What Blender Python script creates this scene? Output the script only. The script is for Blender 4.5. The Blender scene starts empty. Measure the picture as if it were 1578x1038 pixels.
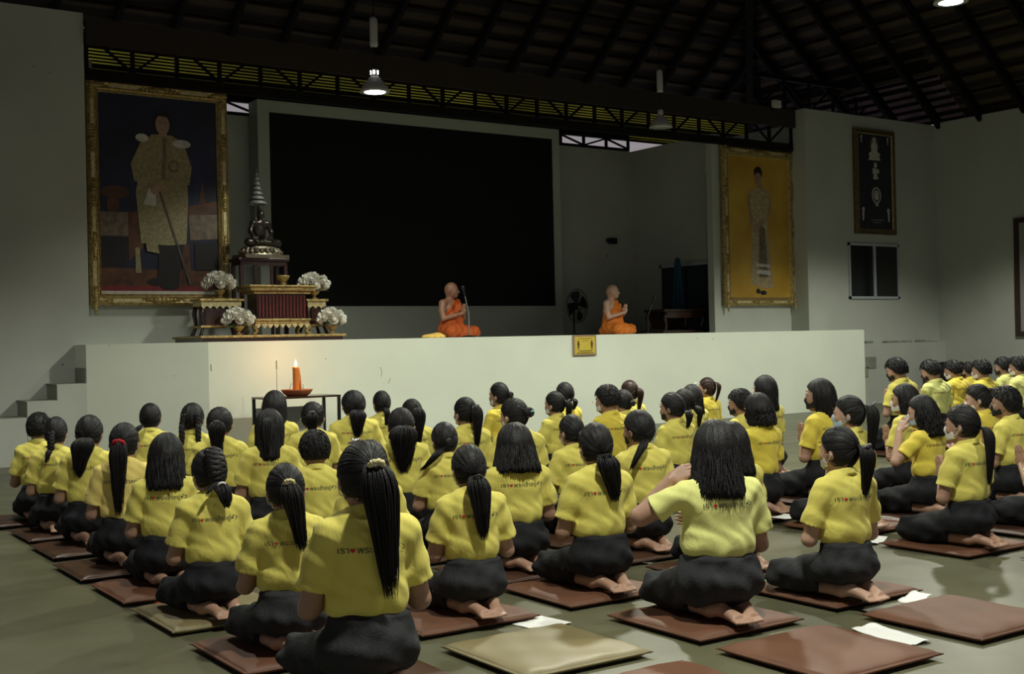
import bpy, math, random
import numpy as np
from mathutils import Vector, Matrix
from mathutils.bvhtree import BVHTree
R = math.radians; PI = math.pi
scene = bpy.context.scene; COL = scene.collection

# ---------------------------------------------------------------- camera, world, exposure
cd = bpy.data.cameras.new('camera'); cam = bpy.data.objects.new('camera', cd); COL.objects.link(cam)
cd.sensor_width = 36; cd.lens = 36*1850/1578; cd.clip_end = 200
yaw = R(34.4); pit = 7/1850; rol = math.atan(.022)
fw = Vector((math.sin(yaw)*math.cos(pit), math.cos(yaw)*math.cos(pit), math.sin(pit)))
r0 = fw.cross(Vector((0, 0, 1))).normalized(); u0 = r0.cross(fw)
rt = r0*math.cos(rol) - u0*math.sin(rol); up = u0*math.cos(rol) + r0*math.sin(rol)
cam.matrix_world = Matrix(((rt.x, up.x, -fw.x, 0), (rt.y, up.y, -fw.y, 0), (rt.z, up.z, -fw.z, 1.42), (0, 0, 0, 1)))
scene.camera = cam
w = bpy.data.worlds.new('dusk_sky'); scene.world = w; w.use_nodes = True
w.node_tree.nodes['Background'].inputs[0].default_value = (.98, .90, .94, 1)
w.node_tree.nodes['Background'].inputs[1].default_value = .28
scene.view_settings.view_transform = 'Standard'; scene.view_settings.look = 'None'
scene.view_settings.exposure = 0.0; scene.view_settings.gamma = 1.0
scene.view_settings.use_curve_mapping = False
# the hall's bell lamps: x, y, height, watts (0 = switched off)
LAMPS = [(7.7, 14.0, 4.85, 0), (14.07, 15.8, 5.12, 0), (12.9, 9.1, 5.5, 0)]
LP_STAGE, LP_FRONT, LP_CROWD = 260, 1150, 1350
LAMP_COL = (1.0, 1.0, .86)

# ---------------------------------------------------------------- helpers
def tag(o, label=None, cat=None, group=None, kind=None):
    if label: o['label'] = label
    if cat: o['category'] = cat
    if group: o['group'] = group
    if kind: o['kind'] = kind
    return o
def empty(name, loc=(0, 0, 0), rz=0, label=None, cat=None, group=None):
    o = bpy.data.objects.new(name, None); COL.objects.link(o); o.empty_display_size = .1
    o.location = loc; o.rotation_euler = (0, 0, rz)
    return tag(o, label, cat, group)
def link(name, me, parent=None, loc=(0, 0, 0), rot=(0, 0, 0), scale=(1, 1, 1)):
    o = bpy.data.objects.new(name, me); COL.objects.link(o)
    if parent: o.parent = parent
    o.location = loc; o.rotation_euler = rot; o.scale = scale
    return o
def dup(o, parent=None):
    c = o.copy(); COL.objects.link(c)
    if parent: c.parent = parent
    for ch in o.children: dup(ch, c)
    return c
class MB:
    def __init__(s): s.v = []; s.f = []; s.mi = []
    def add(s, vs, fs, mi=0):
        n = len(s.v); s.v += [tuple(p) for p in vs]; s.f += [tuple(i+n for i in f) for f in fs]; s.mi += [mi]*len(fs)
    def box(s, x0, x1, y0, y1, z0, z1, mi=0):
        s.add([(x0,y0,z0),(x1,y0,z0),(x1,y1,z0),(x0,y1,z0),(x0,y0,z1),(x1,y0,z1),(x1,y1,z1),(x0,y1,z1)],
              [(0,3,2,1),(4,5,6,7),(0,1,5,4),(1,2,6,5),(2,3,7,6),(3,0,4,7)], mi)
    def bar(s, a, b, w, h, mi=0):
        a = Vector(a); b = Vector(b); d = (b-a).normalized()
        sd = d.cross(Vector((0,0,1)));
        if sd.length < .01: sd = Vector((1,0,0))
        sd.normalize(); u = sd.cross(d)
        vs = [p+sd*(i*w/2)+u*(j*h/2) for p in (a, b) for i, j in ((-1,-1),(1,-1),(1,1),(-1,1))]
        s.add(vs, [(0,1,2,3),(7,6,5,4),(0,4,5,1),(1,5,6,2),(2,6,7,3),(3,7,4,0)], mi)
    def tube(s, pts, rad, n=8, flat=1, mi=0):
        pts = [Vector(p) for p in pts]; rad = rad if hasattr(rad, '__len__') else [rad]*len(pts)
        vs = []; prev = None
        for i, p in enumerate(pts):
            d = (pts[min(i+1, len(pts)-1)]-pts[max(i-1, 0)])
            d = d.normalized() if d.length > 1e-9 else Vector((0,0,1))
            a = prev - d*prev.dot(d) if prev is not None else d.cross(Vector((0,0,1)) if abs(d.z) < .9 else Vector((1,0,0)))
            if a.length < 1e-6: a = d.orthogonal()
            a.normalize(); prev = a; b = d.cross(a)
            for k in range(n):
                t = 2*PI*k/n; vs.append(p+a*(math.cos(t)*rad[i])+b*(math.sin(t)*rad[i]*flat))
        fs = [(i*n+k, i*n+(k+1) % n, (i+1)*n+(k+1) % n, (i+1)*n+k) for i in range(len(pts)-1) for k in range(n)]
        fs += [tuple(range(n-1, -1, -1)), tuple((len(pts)-1)*n+k for k in range(n))]
        s.add(vs, fs, mi)
    def lathe(s, prof, c=(0,0,0), n=24, mi=0, sx=1, sy=1):
        vs = [(c[0]+r*math.cos(2*PI*k/n)*sx, c[1]+r*math.sin(2*PI*k/n)*sy, c[2]+z) for r, z in prof for k in range(n)]
        fs = [(i*n+k, i*n+(k+1) % n, (i+1)*n+(k+1) % n, (i+1)*n+k) for i in range(len(prof)-1) for k in range(n)]
        if prof[0][0] > 1e-4: fs.append(tuple(range(n-1, -1, -1)))
        if prof[-1][0] > 1e-4: fs.append(tuple((len(prof)-1)*n+k for k in range(n)))
        s.add(vs, fs, mi)
    def poly(s, pts, mi=0, th=None):          # flat polygon, optional extrude vector
        n = len(pts)
        if th is None: s.add(pts, [tuple(range(n))], mi); return
        t = Vector(th); q = [Vector(p)+t for p in pts]
        s.add(list(pts)+q, [tuple(range(n-1, -1, -1)), tuple(range(n, 2*n))]+[(i, (i+1) % n, n+(i+1) % n, n+i) for i in range(n)], mi)
    def mesh(s, name, mats, smooth=False):
        me = bpy.data.meshes.new(name); me.from_pydata(s.v, [], s.f)
        for m in (mats if isinstance(mats, (list, tuple)) else [mats]): me.materials.append(m)
        if any(s.mi): me.polygons.foreach_set('material_index', s.mi)
        if smooth: me.shade_smooth()
        me.update(); return me
    def build(s, name, mats, parent=None, smooth=False, bevel=0, **k):
        o = link(name, s.mesh(name, mats, smooth), parent, **k)
        if bevel:
            b = o.modifiers.new('bevel', 'BEVEL'); b.width = bevel; b.segments = 2; b.limit_method = 'ANGLE'
        return o

# ---------------------------------------------------------------- materials
def folds(m, sc, dist, st):
    nt = m.node_tree; b = nt.nodes['Principled BSDF']; old = b.inputs['Normal'].links[0].from_socket
    tc = nt.nodes.new('ShaderNodeTexCoord'); n = nt.nodes.new('ShaderNodeTexNoise'); n.inputs['Scale'].default_value = sc; n.inputs['Detail'].default_value = 2; n.inputs['Distortion'].default_value = 1.6
    mp = nt.nodes.new('ShaderNodeMapping'); mp.inputs['Scale'].default_value = (1.5, 1, .7); nt.links.new(tc.outputs['Object'], mp.inputs[0]); nt.links.new(mp.outputs[0], n.inputs['Vector'])
    bp = nt.nodes.new('ShaderNodeBump'); bp.inputs['Strength'].default_value = st; bp.inputs['Distance'].default_value = dist
    nt.links.new(n.outputs[0], bp.inputs['Height']); nt.links.new(old, bp.inputs['Normal']); nt.links.new(bp.outputs[0], b.inputs['Normal'])
def mat(name, col, rough=.6, metal=0, noise=0, nscale=8, bump=0, bscale=60, coat=0, sheen=0, emit=0, spec=None, detail=3):
    m = bpy.data.materials.new(name); m.use_nodes = True; nt = m.node_tree; b = nt.nodes['Principled BSDF']
    b.inputs['Base Color'].default_value = (*col, 1); b.inputs['Roughness'].default_value = rough; b.inputs['Metallic'].default_value = metal
    b.inputs['Coat Weight'].default_value = coat; b.inputs['Sheen Weight'].default_value = sheen
    if spec is not None: b.inputs['Specular IOR Level'].default_value = spec
    tc = nt.nodes.new('ShaderNodeTexCoord')
    if noise:
        n = nt.nodes.new('ShaderNodeTexNoise'); n.inputs['Scale'].default_value = nscale; n.inputs['Detail'].default_value = detail
        nt.links.new(tc.outputs['Object'], n.inputs['Vector'])
        r = nt.nodes.new('ShaderNodeValToRGB'); r.color_ramp.elements[0].position = .3; r.color_ramp.elements[1].position = .7
        r.color_ramp.elements[0].color = (*[c*(1-noise) for c in col], 1); r.color_ramp.elements[1].color = (*[min(1, c*(1+noise)) for c in col], 1)
        nt.links.new(n.outputs[0], r.inputs[0]); nt.links.new(r.outputs[0], b.inputs['Base Color'])
    if bump:
        n2 = nt.nodes.new('ShaderNodeTexNoise'); n2.inputs['Scale'].default_value = bscale; n2.inputs['Detail'].default_value = 4
        nt.links.new(tc.outputs['Object'], n2.inputs['Vector'])
        bp = nt.nodes.new('ShaderNodeBump'); bp.inputs['Strength'].default_value = bump; bp.inputs['Distance'].default_value = .01
        nt.links.new(n2.outputs[0], bp.inputs['Height']); nt.links.new(bp.outputs[0], b.inputs['Normal'])
    if emit:
        b.inputs['Emission Color'].default_value = (*col, 1); b.inputs['Emission Strength'].default_value = emit
    return m
M = {}
M['yellow'] = mat('yellow_cotton', (.71, .635, .135), .9, noise=.06, nscale=5, bump=.15, bscale=260, sheen=.1)
M['yellow2'] = mat('warm_yellow_cotton', (.80, .65, .19), .9, noise=.06, nscale=5, bump=.15, bscale=260, sheen=.1)
M['yellow3'] = mat('pale_lime_cotton', (.74, .76, .26), .9, noise=.05, nscale=5, bump=.15, bscale=260, sheen=.1)
M['yellow4'] = mat('deep_yellow_cotton', (.72, .59, .075), .9, noise=.06, nscale=5, bump=.15, bscale=260, sheen=.1)
M['charcoal'] = mat('charcoal_cloth', (.026, .027, .031), .85, noise=.2, nscale=14, bump=.3, bscale=120, spec=.25)
M['black'] = mat('black_cloth', (.0125, .013, .0165), .85, noise=.2, nscale=14, bump=.3, bscale=120, spec=.25)
for k_ in ('yellow', 'yellow2', 'yellow3', 'yellow4', 'black', 'charcoal'): folds(M[k_], 7, .03, .26)
M['skin'] = mat('tan_skin', (.36, .21, .145), .5, noise=.1, nscale=14, bump=.04, bscale=200)
M['skin2'] = mat('light_tan_skin', (.45, .28, .20), .5, noise=.1, nscale=14, bump=.04, bscale=200)
M['sole'] = M['skin2']
M['hair'] = mat('black_hair', (.0055, .005, .006), .54, bump=.3, bscale=120, spec=.35)
M['hairb'] = mat('dark_brown_hair', (.03, .015, .009), .4, bump=.3, bscale=120, spec=.35)
M['mask_white'] = mat('white_mask', (.72, .72, .72), .8)
M['mask_blue'] = mat('pale_blue_mask', (.42, .60, .72), .8)
M['mask_black'] = mat('black_mask', (.012, .012, .013), .8)
M['tie_cream'] = mat('cream_scrunchie', (.72, .64, .34), .9, bump=.4, bscale=90)
M['tie_red'] = mat('red_scrunchie', (.45, .01, .02), .85, bump=.4, bscale=90)
M['tie_white'] = mat('white_tie', (.75, .75, .72), .7)
M['tie_grey'] = mat('grey_tie', (.20, .19, .22), .7)
M['tie_black'] = mat('black_tie', (.012, .012, .012), .6)
M['teal'] = mat('teal_plastic', (.25, .62, .55), .3)
M['silver'] = mat('silver_clip', (.7, .7, .72), .25, metal=.8)
M['ink'] = mat('navy_print', (.035, .045, .05), .8)
M['red'] = mat('red_print', (.55, .02, .02), .8)
M['robe'] = mat('orange_robe', (.46, .085, .010), .8, noise=.12, nscale=6, bump=.2, bscale=80)
M['robe2'] = mat('bright_orange_robe', (.62, .17, .014), .8, noise=.1, nscale=6, bump=.2, bscale=80)
M['gold_cloth'] = mat('gold_cloth', (.85, .55, .12), .6, noise=.15, nscale=10)
M['brown_pad'] = mat('brown_vinyl', (.115, .045, .021), .62, noise=.14, nscale=3, bump=.10, bscale=10)
M['dark_pad'] = mat('dark_brown_vinyl', (.060, .027, .016), .4, noise=.14, nscale=3, bump=.10, bscale=10)
M['tan_pad'] = mat('tan_vinyl', (.20, .165, .080), .5, noise=.1, nscale=3, bump=.12, bscale=10)
M['paper'] = mat('white_paper', (.78, .80, .78), .7)
M['green_paper'] = mat('pale_green_paper', (.45, .70, .35), .7)
M['gold'] = mat('antique_gilding', (.34, .25, .09), .42, metal=.35, noise=.5, nscale=24, bump=.8, bscale=38)
M['gold_lt'] = mat('polished_gilding', (.58, .50, .26), .4, metal=.3, noise=.3, nscale=18, bump=.3, bscale=40)
M['darkwood'] = mat('dark_lacquer', (.035, .014, .010), .3, noise=.3, nscale=10, coat=.3)
M['redlac'] = mat('red_lacquer', (.10, .012, .010), .35, noise=.2, nscale=10)
M['bronze'] = mat('aged_bronze', (.30, .27, .20), .38, metal=.8, noise=.25, nscale=16, bump=.2, bscale=60)
M['darkbronze'] = mat('dark_bronze', (.07, .06, .05), .3, metal=.8, noise=.25, nscale=16)
M['pewter'] = mat('silver_tiers', (.22, .225, .215), .5, metal=.3)
M['petal'] = mat('white_petal', (.80, .80, .72), .7, noise=.06, nscale=30)
M['leaf'] = mat('green_leaf', (.05, .10, .03), .5, noise=.3, nscale=20)
M['candle'] = mat('orange_wax', (.72, .22, .03), .5)
M['terracotta'] = mat('terracotta', (.42, .13, .05), .6, noise=.12, nscale=12)
M['flame'] = mat('candle_flame', (1.0, .62, .22), .5, emit=14)
M['wick'] = mat('burnt_wick', (.02, .015, .01), .9)
M['blackm'] = mat('black_metal', (.012, .012, .013), .4, metal=.3)
M['greym'] = mat('grey_metal', (.25, .26, .27), .4, metal=.5)
M['steel'] = mat('dark_steel_beam', (.008, .007, .006), .8, noise=.3, nscale=6, spec=.15)
M['screen'] = mat('black_led_panel', (.010, .010, .011), .55, spec=.15)
M['white_enamel'] = mat('white_enamel', (.55, .56, .54), .4)
M['bulb'] = mat('lit_lamp_glass', (1, 1, .97), .4, emit=9)
M['dead_bulb'] = mat('unlit_lamp_glass', (.45, .47, .45), .3)
M['alu'] = mat('white_aluminium', (.42, .46, .50), .4)
M['door_blue'] = mat('navy_door_paint', (.012, .024, .045), .4)
M['blue_cloth'] = mat('blue_flag_cloth', (.012, .07, .12), .8)
M['sign_y'] = mat('sign_yellow', (.62, .47, .06), .5)
M['sign_frame'] = mat('sign_brown_frame', (.30, .20, .14), .5)
M['sign_ink'] = mat('sign_dark_print', (.06, .05, .01), .6)
def glass(name, col):
    m = mat(name, col, .08, spec=.5); return m
M['glass'] = glass('dark_window_glass', (.010, .013, .014))

def plaster(name, col, dirt=.14, sc=.9):
    m = bpy.data.materials.new(name); m.use_nodes = True; nt = m.node_tree; b = nt.nodes['Principled BSDF']; b.inputs['Roughness'].default_value = .75
    tc = nt.nodes.new('ShaderNodeTexCoord')
    def nz(scale, det, lo, hi, a, c):
        n = nt.nodes.new('ShaderNodeTexNoise'); n.inputs['Scale'].default_value = scale; n.inputs['Detail'].default_value = det
        nt.links.new(tc.outputs['Object'], n.inputs['Vector'])
        r = nt.nodes.new('ShaderNodeValToRGB'); r.color_ramp.elements[0].position = lo; r.color_ramp.elements[1].position = hi
        r.color_ramp.elements[0].color = (a, a, a, 1); r.color_ramp.elements[1].color = (c, c, c, 1)
        nt.links.new(n.outputs[0], r.inputs[0]); return r
    big = nz(sc, 6, .3, .7, 1-dirt, 1.0); spk = nz(9, 2, .215, .235, .4, 1.0)
    mx = nt.nodes.new('ShaderNodeMixRGB'); mx.blend_type = 'MULTIPLY'; mx.inputs[0].default_value = 1
    nt.links.new(big.outputs[0], mx.inputs[1]); nt.links.new(spk.outputs[0], mx.inputs[2])
    m2 = nt.nodes.new('ShaderNodeMixRGB'); m2.blend_type = 'MULTIPLY'; m2.inputs[0].default_value = 1; m2.inputs[2].default_value = (*col, 1)
    nt.links.new(mx.outputs[0], m2.inputs[1]); nt.links.new(m2.outputs[0], b.inputs['Base Color'])
    n = nt.nodes.new('ShaderNodeTexNoise'); n.inputs['Scale'].default_value = 90; nt.links.new(tc.outputs['Object'], n.inputs['Vector'])
    bp = nt.nodes.new('ShaderNodeBump'); bp.inputs['Strength'].default_value = .12; bp.inputs['Distance'].default_value = .01
    nt.links.new(n.outputs[0], bp.inputs['Height']); nt.links.new(bp.outputs[0], b.inputs['Normal'])
    return m
M['wall'] = plaster('grey_white_plaster', (.50, .53, .47))
M['stage'] = plaster('stage_white_plaster', (.76, .82, .69), .10)
M['step'] = plaster('bare_cement', (.30, .31, .25), .3, 3)
def floor_mat():
    m = bpy.data.materials.new('polished_green_concrete'); m.use_nodes = True; nt = m.node_tree; b = nt.nodes['Principled BSDF']
    tc = nt.nodes.new('ShaderNodeTexCoord')
    n = nt.nodes.new('ShaderNodeTexNoise'); n.inputs['Scale'].default_value = .9; n.inputs['Detail'].default_value = 8; n.inputs['Roughness'].default_value = .62
    nt.links.new(tc.outputs['Object'], n.inputs['Vector'])
    r = nt.nodes.new('ShaderNodeValToRGB'); r.color_ramp.elements[0].position = .32; r.color_ramp.elements[1].position = .7
    r.color_ramp.elements[0].color = (.078, .078, .045, 1); r.color_ramp.elements[1].color = (.130, .129, .079, 1)
    e = r.color_ramp.elements.new(.5); e.color = (.103, .103, .060, 1)
    nt.links.new(n.outputs[0], r.inputs[0]); nt.links.new(r.outputs[0], b.inputs['Base Color'])
    n2 = nt.nodes.new('ShaderNodeTexNoise'); n2.inputs['Scale'].default_value = 3; n2.inputs['Detail'].default_value = 5; nt.links.new(tc.outputs['Object'], n2.inputs['Vector'])
    r2 = nt.nodes.new('ShaderNodeMapRange'); r2.inputs[3].default_value = .28; r2.inputs[4].default_value = .5
    nt.links.new(n2.outputs[0], r2.inputs[0]); nt.links.new(r2.outputs[0], b.inputs['Roughness'])
    return m
M['floor'] = floor_mat()
def roof_mat(axis):
    m = bpy.data.materials.new('dark_roof_tile'); m.use_nodes = True; nt = m.node_tree; b = nt.nodes['Principled BSDF']; b.inputs['Roughness'].default_value = .8
    tc = nt.nodes.new('ShaderNodeTexCoord'); sp = nt.nodes.new('ShaderNodeSeparateXYZ'); nt.links.new(tc.outputs['Object'], sp.inputs[0])
    n = nt.nodes.new('ShaderNodeTexNoise'); n.inputs['Scale'].default_value = 3; nt.links.new(tc.outputs['Object'], n.inputs['Vector'])
    mu = nt.nodes.new('ShaderNodeMath'); mu.operation = 'MULTIPLY'; mu.inputs[1].default_value = 24; nt.links.new(sp.outputs[axis], mu.inputs[0])
    sn = nt.nodes.new('ShaderNodeMath'); sn.operation = 'SINE'; nt.links.new(mu.outputs[0], sn.inputs[0])
    ad = nt.nodes.new('ShaderNodeMath'); nt.links.new(sn.outputs[0], ad.inputs[0]); nt.links.new(n.outputs[0], ad.inputs[1])
    r = nt.nodes.new('ShaderNodeValToRGB'); r.color_ramp.elements[0].color = (.006, .004, .0025, 1); r.color_ramp.elements[1].color = (.055, .037, .019, 1)
    r.color_ramp.elements[0].position = .1; nt.links.new(ad.outputs[0], r.inputs[0]); nt.links.new(r.outputs[0], b.inputs['Base Color'])
    return m
M['roofY'] = roof_mat('Y'); M['roofX'] = roof_mat('X')
def translucent(name, col, sc):
    m = bpy.data.materials.new(name); m.use_nodes = True; nt = m.node_tree; nt.nodes.remove(nt.nodes['Principled BSDF']); out = nt.nodes['Material Output']
    d = nt.nodes.new('ShaderNodeBsdfDiffuse'); t = nt.nodes.new('ShaderNodeBsdfTranslucent'); mx = nt.nodes.new('ShaderNodeMixShader'); mx.inputs[0].default_value = .7
    tc = nt.nodes.new('ShaderNodeTexCoord'); n = nt.nodes.new('ShaderNodeTexNoise'); n.inputs['Scale'].default_value = sc; nt.links.new(tc.outputs['Object'], n.inputs['Vector'])
    r = nt.nodes.new('ShaderNodeValToRGB'); r.color_ramp.elements[0].position = .3; r.color_ramp.elements[1].position = .7; r.color_ramp.elements[0].color = (*[c*.55 for c in col], 1); r.color_ramp.elements[1].color = (*col, 1)
    nt.links.new(n.outputs[0], r.inputs[0]); nt.links.new(r.outputs[0], d.inputs[0]); nt.links.new(r.outputs[0], t.inputs[0])
    nt.links.new(d.outputs[0], mx.inputs[1]); nt.links.new(t.outputs[0], mx.inputs[2]); nt.links.new(mx.outputs[0], out.inputs[0]); return m
M['skylight'] = translucent('yellow_roof_sheet', (.80, .80, .26), .8); M['skylight2'] = translucent('pale_roof_sheet', (.30, .25, .26), 1.5)
M['slat'] = mat('olive_yellow_slats', (.62, .50, .13), .7, noise=.3, nscale=2)

# ---------------------------------------------------------------- the hall
def struct(name, mb, m, **k):
    o = mb.build(name, m, **k); o['kind'] = 'structure'; return o
mb = MB(); mb.box(-6, 24, -4, 22, -.12, 0); struct('floor', mb, M['floor'])
HB, HT = .8, 4.9
mb = MB(); mb.box(-5, 4.40, 16.4, 16.75, 0, 5.93); struct('wall_left', mb, M['wall'])
mb = MB(); mb.box(4.40, 4.6, 16.75, 19.6, 0, 5.4); mb.box(4.40, 17.0, 19.6, 19.8, 0, 5.40); mb.box(16.6, 16.85, 17.1, 19.6, 0, 5.4); struct('wall_back', mb, M['wall'])
mb = MB(); mb.box(18.08, 22.4, 16.1, 16.6, 0, 5.86); mb.box(18.08, 18.3, 16.6, 19.8, 0, 5.6); struct('wall_pillar_side', mb, M['wall'])
mb = MB(); mb.box(22.15, 22.4, -4, 16.1, 0, 5.9); struct('wall_right', mb, M['wall'])
mb = MB(); mb.box(16.0, 18.08, 16.56, 16.72, 1.5, 5.12); struct('wall_panel', mb, M['wall'])
mb = MB(); mb.box(4.40, 6.46, 16.64, 16.78, 1.5, 5.05); struct('wall_recess', mb, M['wall'])
# unseen open hall sides, added to limit ambient light: lintels, piers and parapets
mb = MB(); mb.box(-6, 24, -4.2, -4, 0, HB); mb.box(-6, 24, -4.2, -4, HT, 6.2)
for i in range(6): mb.box(-6+i*5.9, -5.5+i*5.9, -4.2, -4, 0, 6.2)
struct('wall_rear', mb, M['wall'])
mb = MB(); mb.box(-6.2, -6, -4, 22, 0, HB); mb.box(-6.2, -6, -4, 22, HT, 6.2)
for i in range(5): mb.box(-6.2, -6, -4+i*5, -3.5+i*5, 0, 6.2)
struct('wall_far_left', mb, M['wall'])
# low wall at the right, broken plaster at its top
mb = MB(); mb.box(18.55, 22.15, 15.95, 16.1, 0, 1.22); struct('wall_low', mb, M['wall'])
random.seed(3); mb = MB()
x = 19.3
while x < 22.0:
    d = random.uniform(.08, .25)
    if random.random() < .6: mb.box(x, x+d*.9, 15.96, 16.08, 1.22, 1.22+random.uniform(.01, .05))
    x += d
struct('trim_1', mb, M['step'])
mb = MB(); mb.box(18.9, 19.6, 15.93, 15.96, .55, .75); mb.box(19.55, 19.85, 15.93, 15.96, .72, .95); struct('trim_2', mb, M['step'])
# stage: block with an angled left face
mb = MB(); pts = [(4.2, 15.84), (5.59, 15.2), (18.6, 15.2), (18.6, 19.6), (4.2, 19.6)]
mb.poly([(x, y, 0) for x, y in pts], th=(0, 0, 1.5)); struct('trim_stage', mb, M['stage'])
# hairline cracks in the stage plaster
mb = MB(); mb.tube([(8.12, 15.198, 1.1), (8.14, 15.198, 1.03), (8.13, 15.198, .96)], .004, 4); mb.tube([(8.28, 15.198, .93), (8.24, 15.198, .86)], .004, 4, mi=1)
mb.tube([(5.62, 15.198, 1.21), (5.625, 15.198, 1.12)], .006, 4); struct('trim_3', mb, [M['step'], M['terracotta']])
# steps at the left
mb = MB(); mb2 = MB()
for i, (xa, z) in enumerate([(4.2-.365, 1.0), (4.2-.73, .8), (4.2-1.10, .6), (4.2-1.46, .4), (4.2-1.83, .2)]):
    mb.box(xa, xa+.365+(.0 if i else 0), 15.84, 16.4, 0, z)
    mb2.box(xa-.004, xa-.001, 15.85, 16.4, z-.2, z-.002); mb2.box(xa-.02, xa+.365, 15.86, 16.4, z, z+.006)
mb2.box(4.19, 4.198, 15.85, 16.4, 1.0, 1.2)
mb.box(-5, 4.2, 16.36, 16.4, 0, 1.2)
struct('trim_steps', mb, M['wall']); struct('trim_step_treads', mb2, M['step'])

# roof: two slopes of one hip roof, with rafters
PT = .85
def roof_stage(x, y): return (x, y, 6.0+PT*(21.6-y))
def roof_right(x, y): return (x, y, 6.0+PT*(22.2-x))
mb = MB()
mb.poly([roof_stage(-8, 20.6), roof_stage(21.2, 20.6), roof_stage(10.6, 10), roof_stage(-8, 10)][::-1], th=(0, 0, .12)); struct('ceiling_1', mb, M['roofY'])
mb = MB(); mb.poly([roof_stage(-8, 21.5), roof_stage(22.1, 21.5), roof_stage(21.2, 20.6), roof_stage(-8, 20.6)][::-1], th=(0, 0, .01)); struct('ceiling_4', mb, M['skylight'])  # translucent yellow sheet added so daylight brightens the slat band
mb = MB(); mb.poly([roof_right(21.3, 20.7), roof_right(21.3, -4), roof_right(10.6, -4), roof_right(10.6, 10)][::-1], th=(0, 0, .12)); mb.poly([roof_right(23.4, 15.4), roof_right(23.4, -4), roof_right(21.3, -4), roof_right(21.3, 15.4)][::-1], th=(0, 0, .12)); struct('ceiling_2', mb, M['roofX'])
mb = MB(); mb.poly([roof_right(22.3, 21.7), roof_right(22.3, 15.4), roof_right(21.3, 15.4), roof_right(21.3, 20.7)][::-1], th=(0, 0, .01)); struct('ceiling_5', mb, M['skylight2'])  # pale translucent sheet standing in for sky seen between roof and wall
mb = MB(); mb.poly([(-8, 10, 15.9), (10.6, 10, 15.9), (10.6, -4, 15.9), (-8, -4, 15.9)], th=(0, 0, .1)); mb.poly([(-8, -4.2, 6), (24, -4.2, 6), (24, 3, 15.9), (-8, 3, 15.9)], th=(0, 0, .1)); mb.poly([(-8, -5, 6), (-7.9, 22, 6), (-7.9, 22, 16), (-8, -5, 16)], th=(.1, 0, 0)); struct('ceiling_3', mb, M['roofY'])
mb = MB()
for i in range(32):
    x = -8+i*1.0
    ys = max(10, x-.6)
    if ys < 20.4: a = roof_stage(x, 20.7); b = roof_stage(x, ys); mb.bar((a[0], a[1], a[2]-.14), (b[0], b[1], b[2]-.14), .09, .2)
for i in range(26):
    y = -3+i*1.0; xs = max(10.6, y+.6)
    if xs < 22: a = roof_right(22.9, y); b = roof_right(xs, y); mb.bar((a[0], a[1], a[2]-.14), (b[0], b[1], b[2]-.14), .09, .2)
mb.bar((22.4, 21.8, 5.7), (10.6, 10, 15.7), .16, .3)
struct('ceiling_rafters', mb, M['steel'])
mb = MB()
for i in range(34):
    y = 21.5-i*.33
    if y < 10: break
    z = 6+PT*(21.6-y)-.03; mb.bar((-8, y, z), (y+.6, y, z), .05, .05)
for i in range(34):
    xx = 22.1-i*.33; z = 6+PT*(22.2-xx)-.03; mb.bar((xx, -4, z), (xx, xx-.6, z), .05, .05)
struct('ceiling_battens', mb, mat('brown_batten', (.016, .012, .008), .9, spec=.1))
# dark slats below the added translucent sheets
mb = MB()
for i in range(18):
    y = 21.48-i*.052; z = 6+PT*(21.6-y)-.05
    mb.box(-6, y+.5, y-.008, y+.008, z-.010, z+.02)
for i in range(10):
    x = 22.2-i*.15; z = 6+PT*(22.2-x)-.06; mb.box(x-.03, x+.03, 15.4, x-.6, z-.03, z+.03)
struct('ceiling_slats', mb, M['steel'])

# trusses
def truss(name, x0, x1, y, z0, z1, n, label, phase=0, ch=.14):
    t = empty(name, ((x0+x1)/2, y, z0)); tag(t, label, 'roof truss'); cx = (x0+x1)/2
    mb = MB(); mb.box(x0-cx, x1-cx, -.05, .05, 0, ch); mb.build('bottom_chord', M['steel'], t)
    mb = MB(); mb.box(x0-cx, x1-cx, -.05, .05, z1-z0-.1, z1-z0); mb.build('top_chord', M['steel'], t)
    st = (x1-x0)/n
    for i in range(n+1):
        xx = x0+i*st-cx
        mb = MB(); mb.box(xx-.025, xx+.025, -.025, .025, ch, z1-z0-.1); mb.build('post', M['steel'], t)
        if (i+phase) % 2 == 0:
            for s in (-1, 1):
                if (s < 0 and i == 0) or (s > 0 and i == n): continue
                mb = MB(); mb.bar((xx, 0, ch), (xx+s*st, 0, z1-z0-.1), .035, .035); mb.build('brace', M['steel'], t)
    return t
truss('roof_truss', 4.44, 18.06, 16.44, 5.06, 5.80, 22, 'long black steel truss spanning above the stage opening', 1)
truss('roof_truss', 4.62, 16.6, 19.7, 5.42, 5.75, 20, 'small black truss on top of the back wall of the stage', 0, .05)
truss('roof_truss', 18.4, 22.2, 17.6, 6.15, 6.9, 5, 'short black truss in the shade above the right white wall', 0, .07)
mb = MB(); mb.box(4.42, 18.06, 16.32, 16.39, 5.51, 5.86); o = mb.build('roof_beam', mat('brown_fascia', (.028, .020, .014), .8)); tag(o, 'dark brown fascia beam running in front of the long black truss', 'beam')

# LED screen in its white frame
t = empty('led_screen', (11.2, 19.2, 1.5), label='huge blank black screen in a grey white surround at the back of the stage', cat='screen')
mb = MB(); a, b, c, d = -3.19, 3.19, .6, 4.13
mb.box(a, -2.98, 0, .38, 0, d); mb.box(3.02, b, 0, .38, 0, d); mb.box(-2.98, 3.02, 0, .38, 3.93, d); mb.box(-2.98, 3.02, 0, .38, 0, .61); mb.build('surround', M['wall'], t)
mb = MB(); mb.box(-2.98, 3.02, .02, .1, .61, 3.93); mb.build('display_panel', M['screen'], t)

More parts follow.
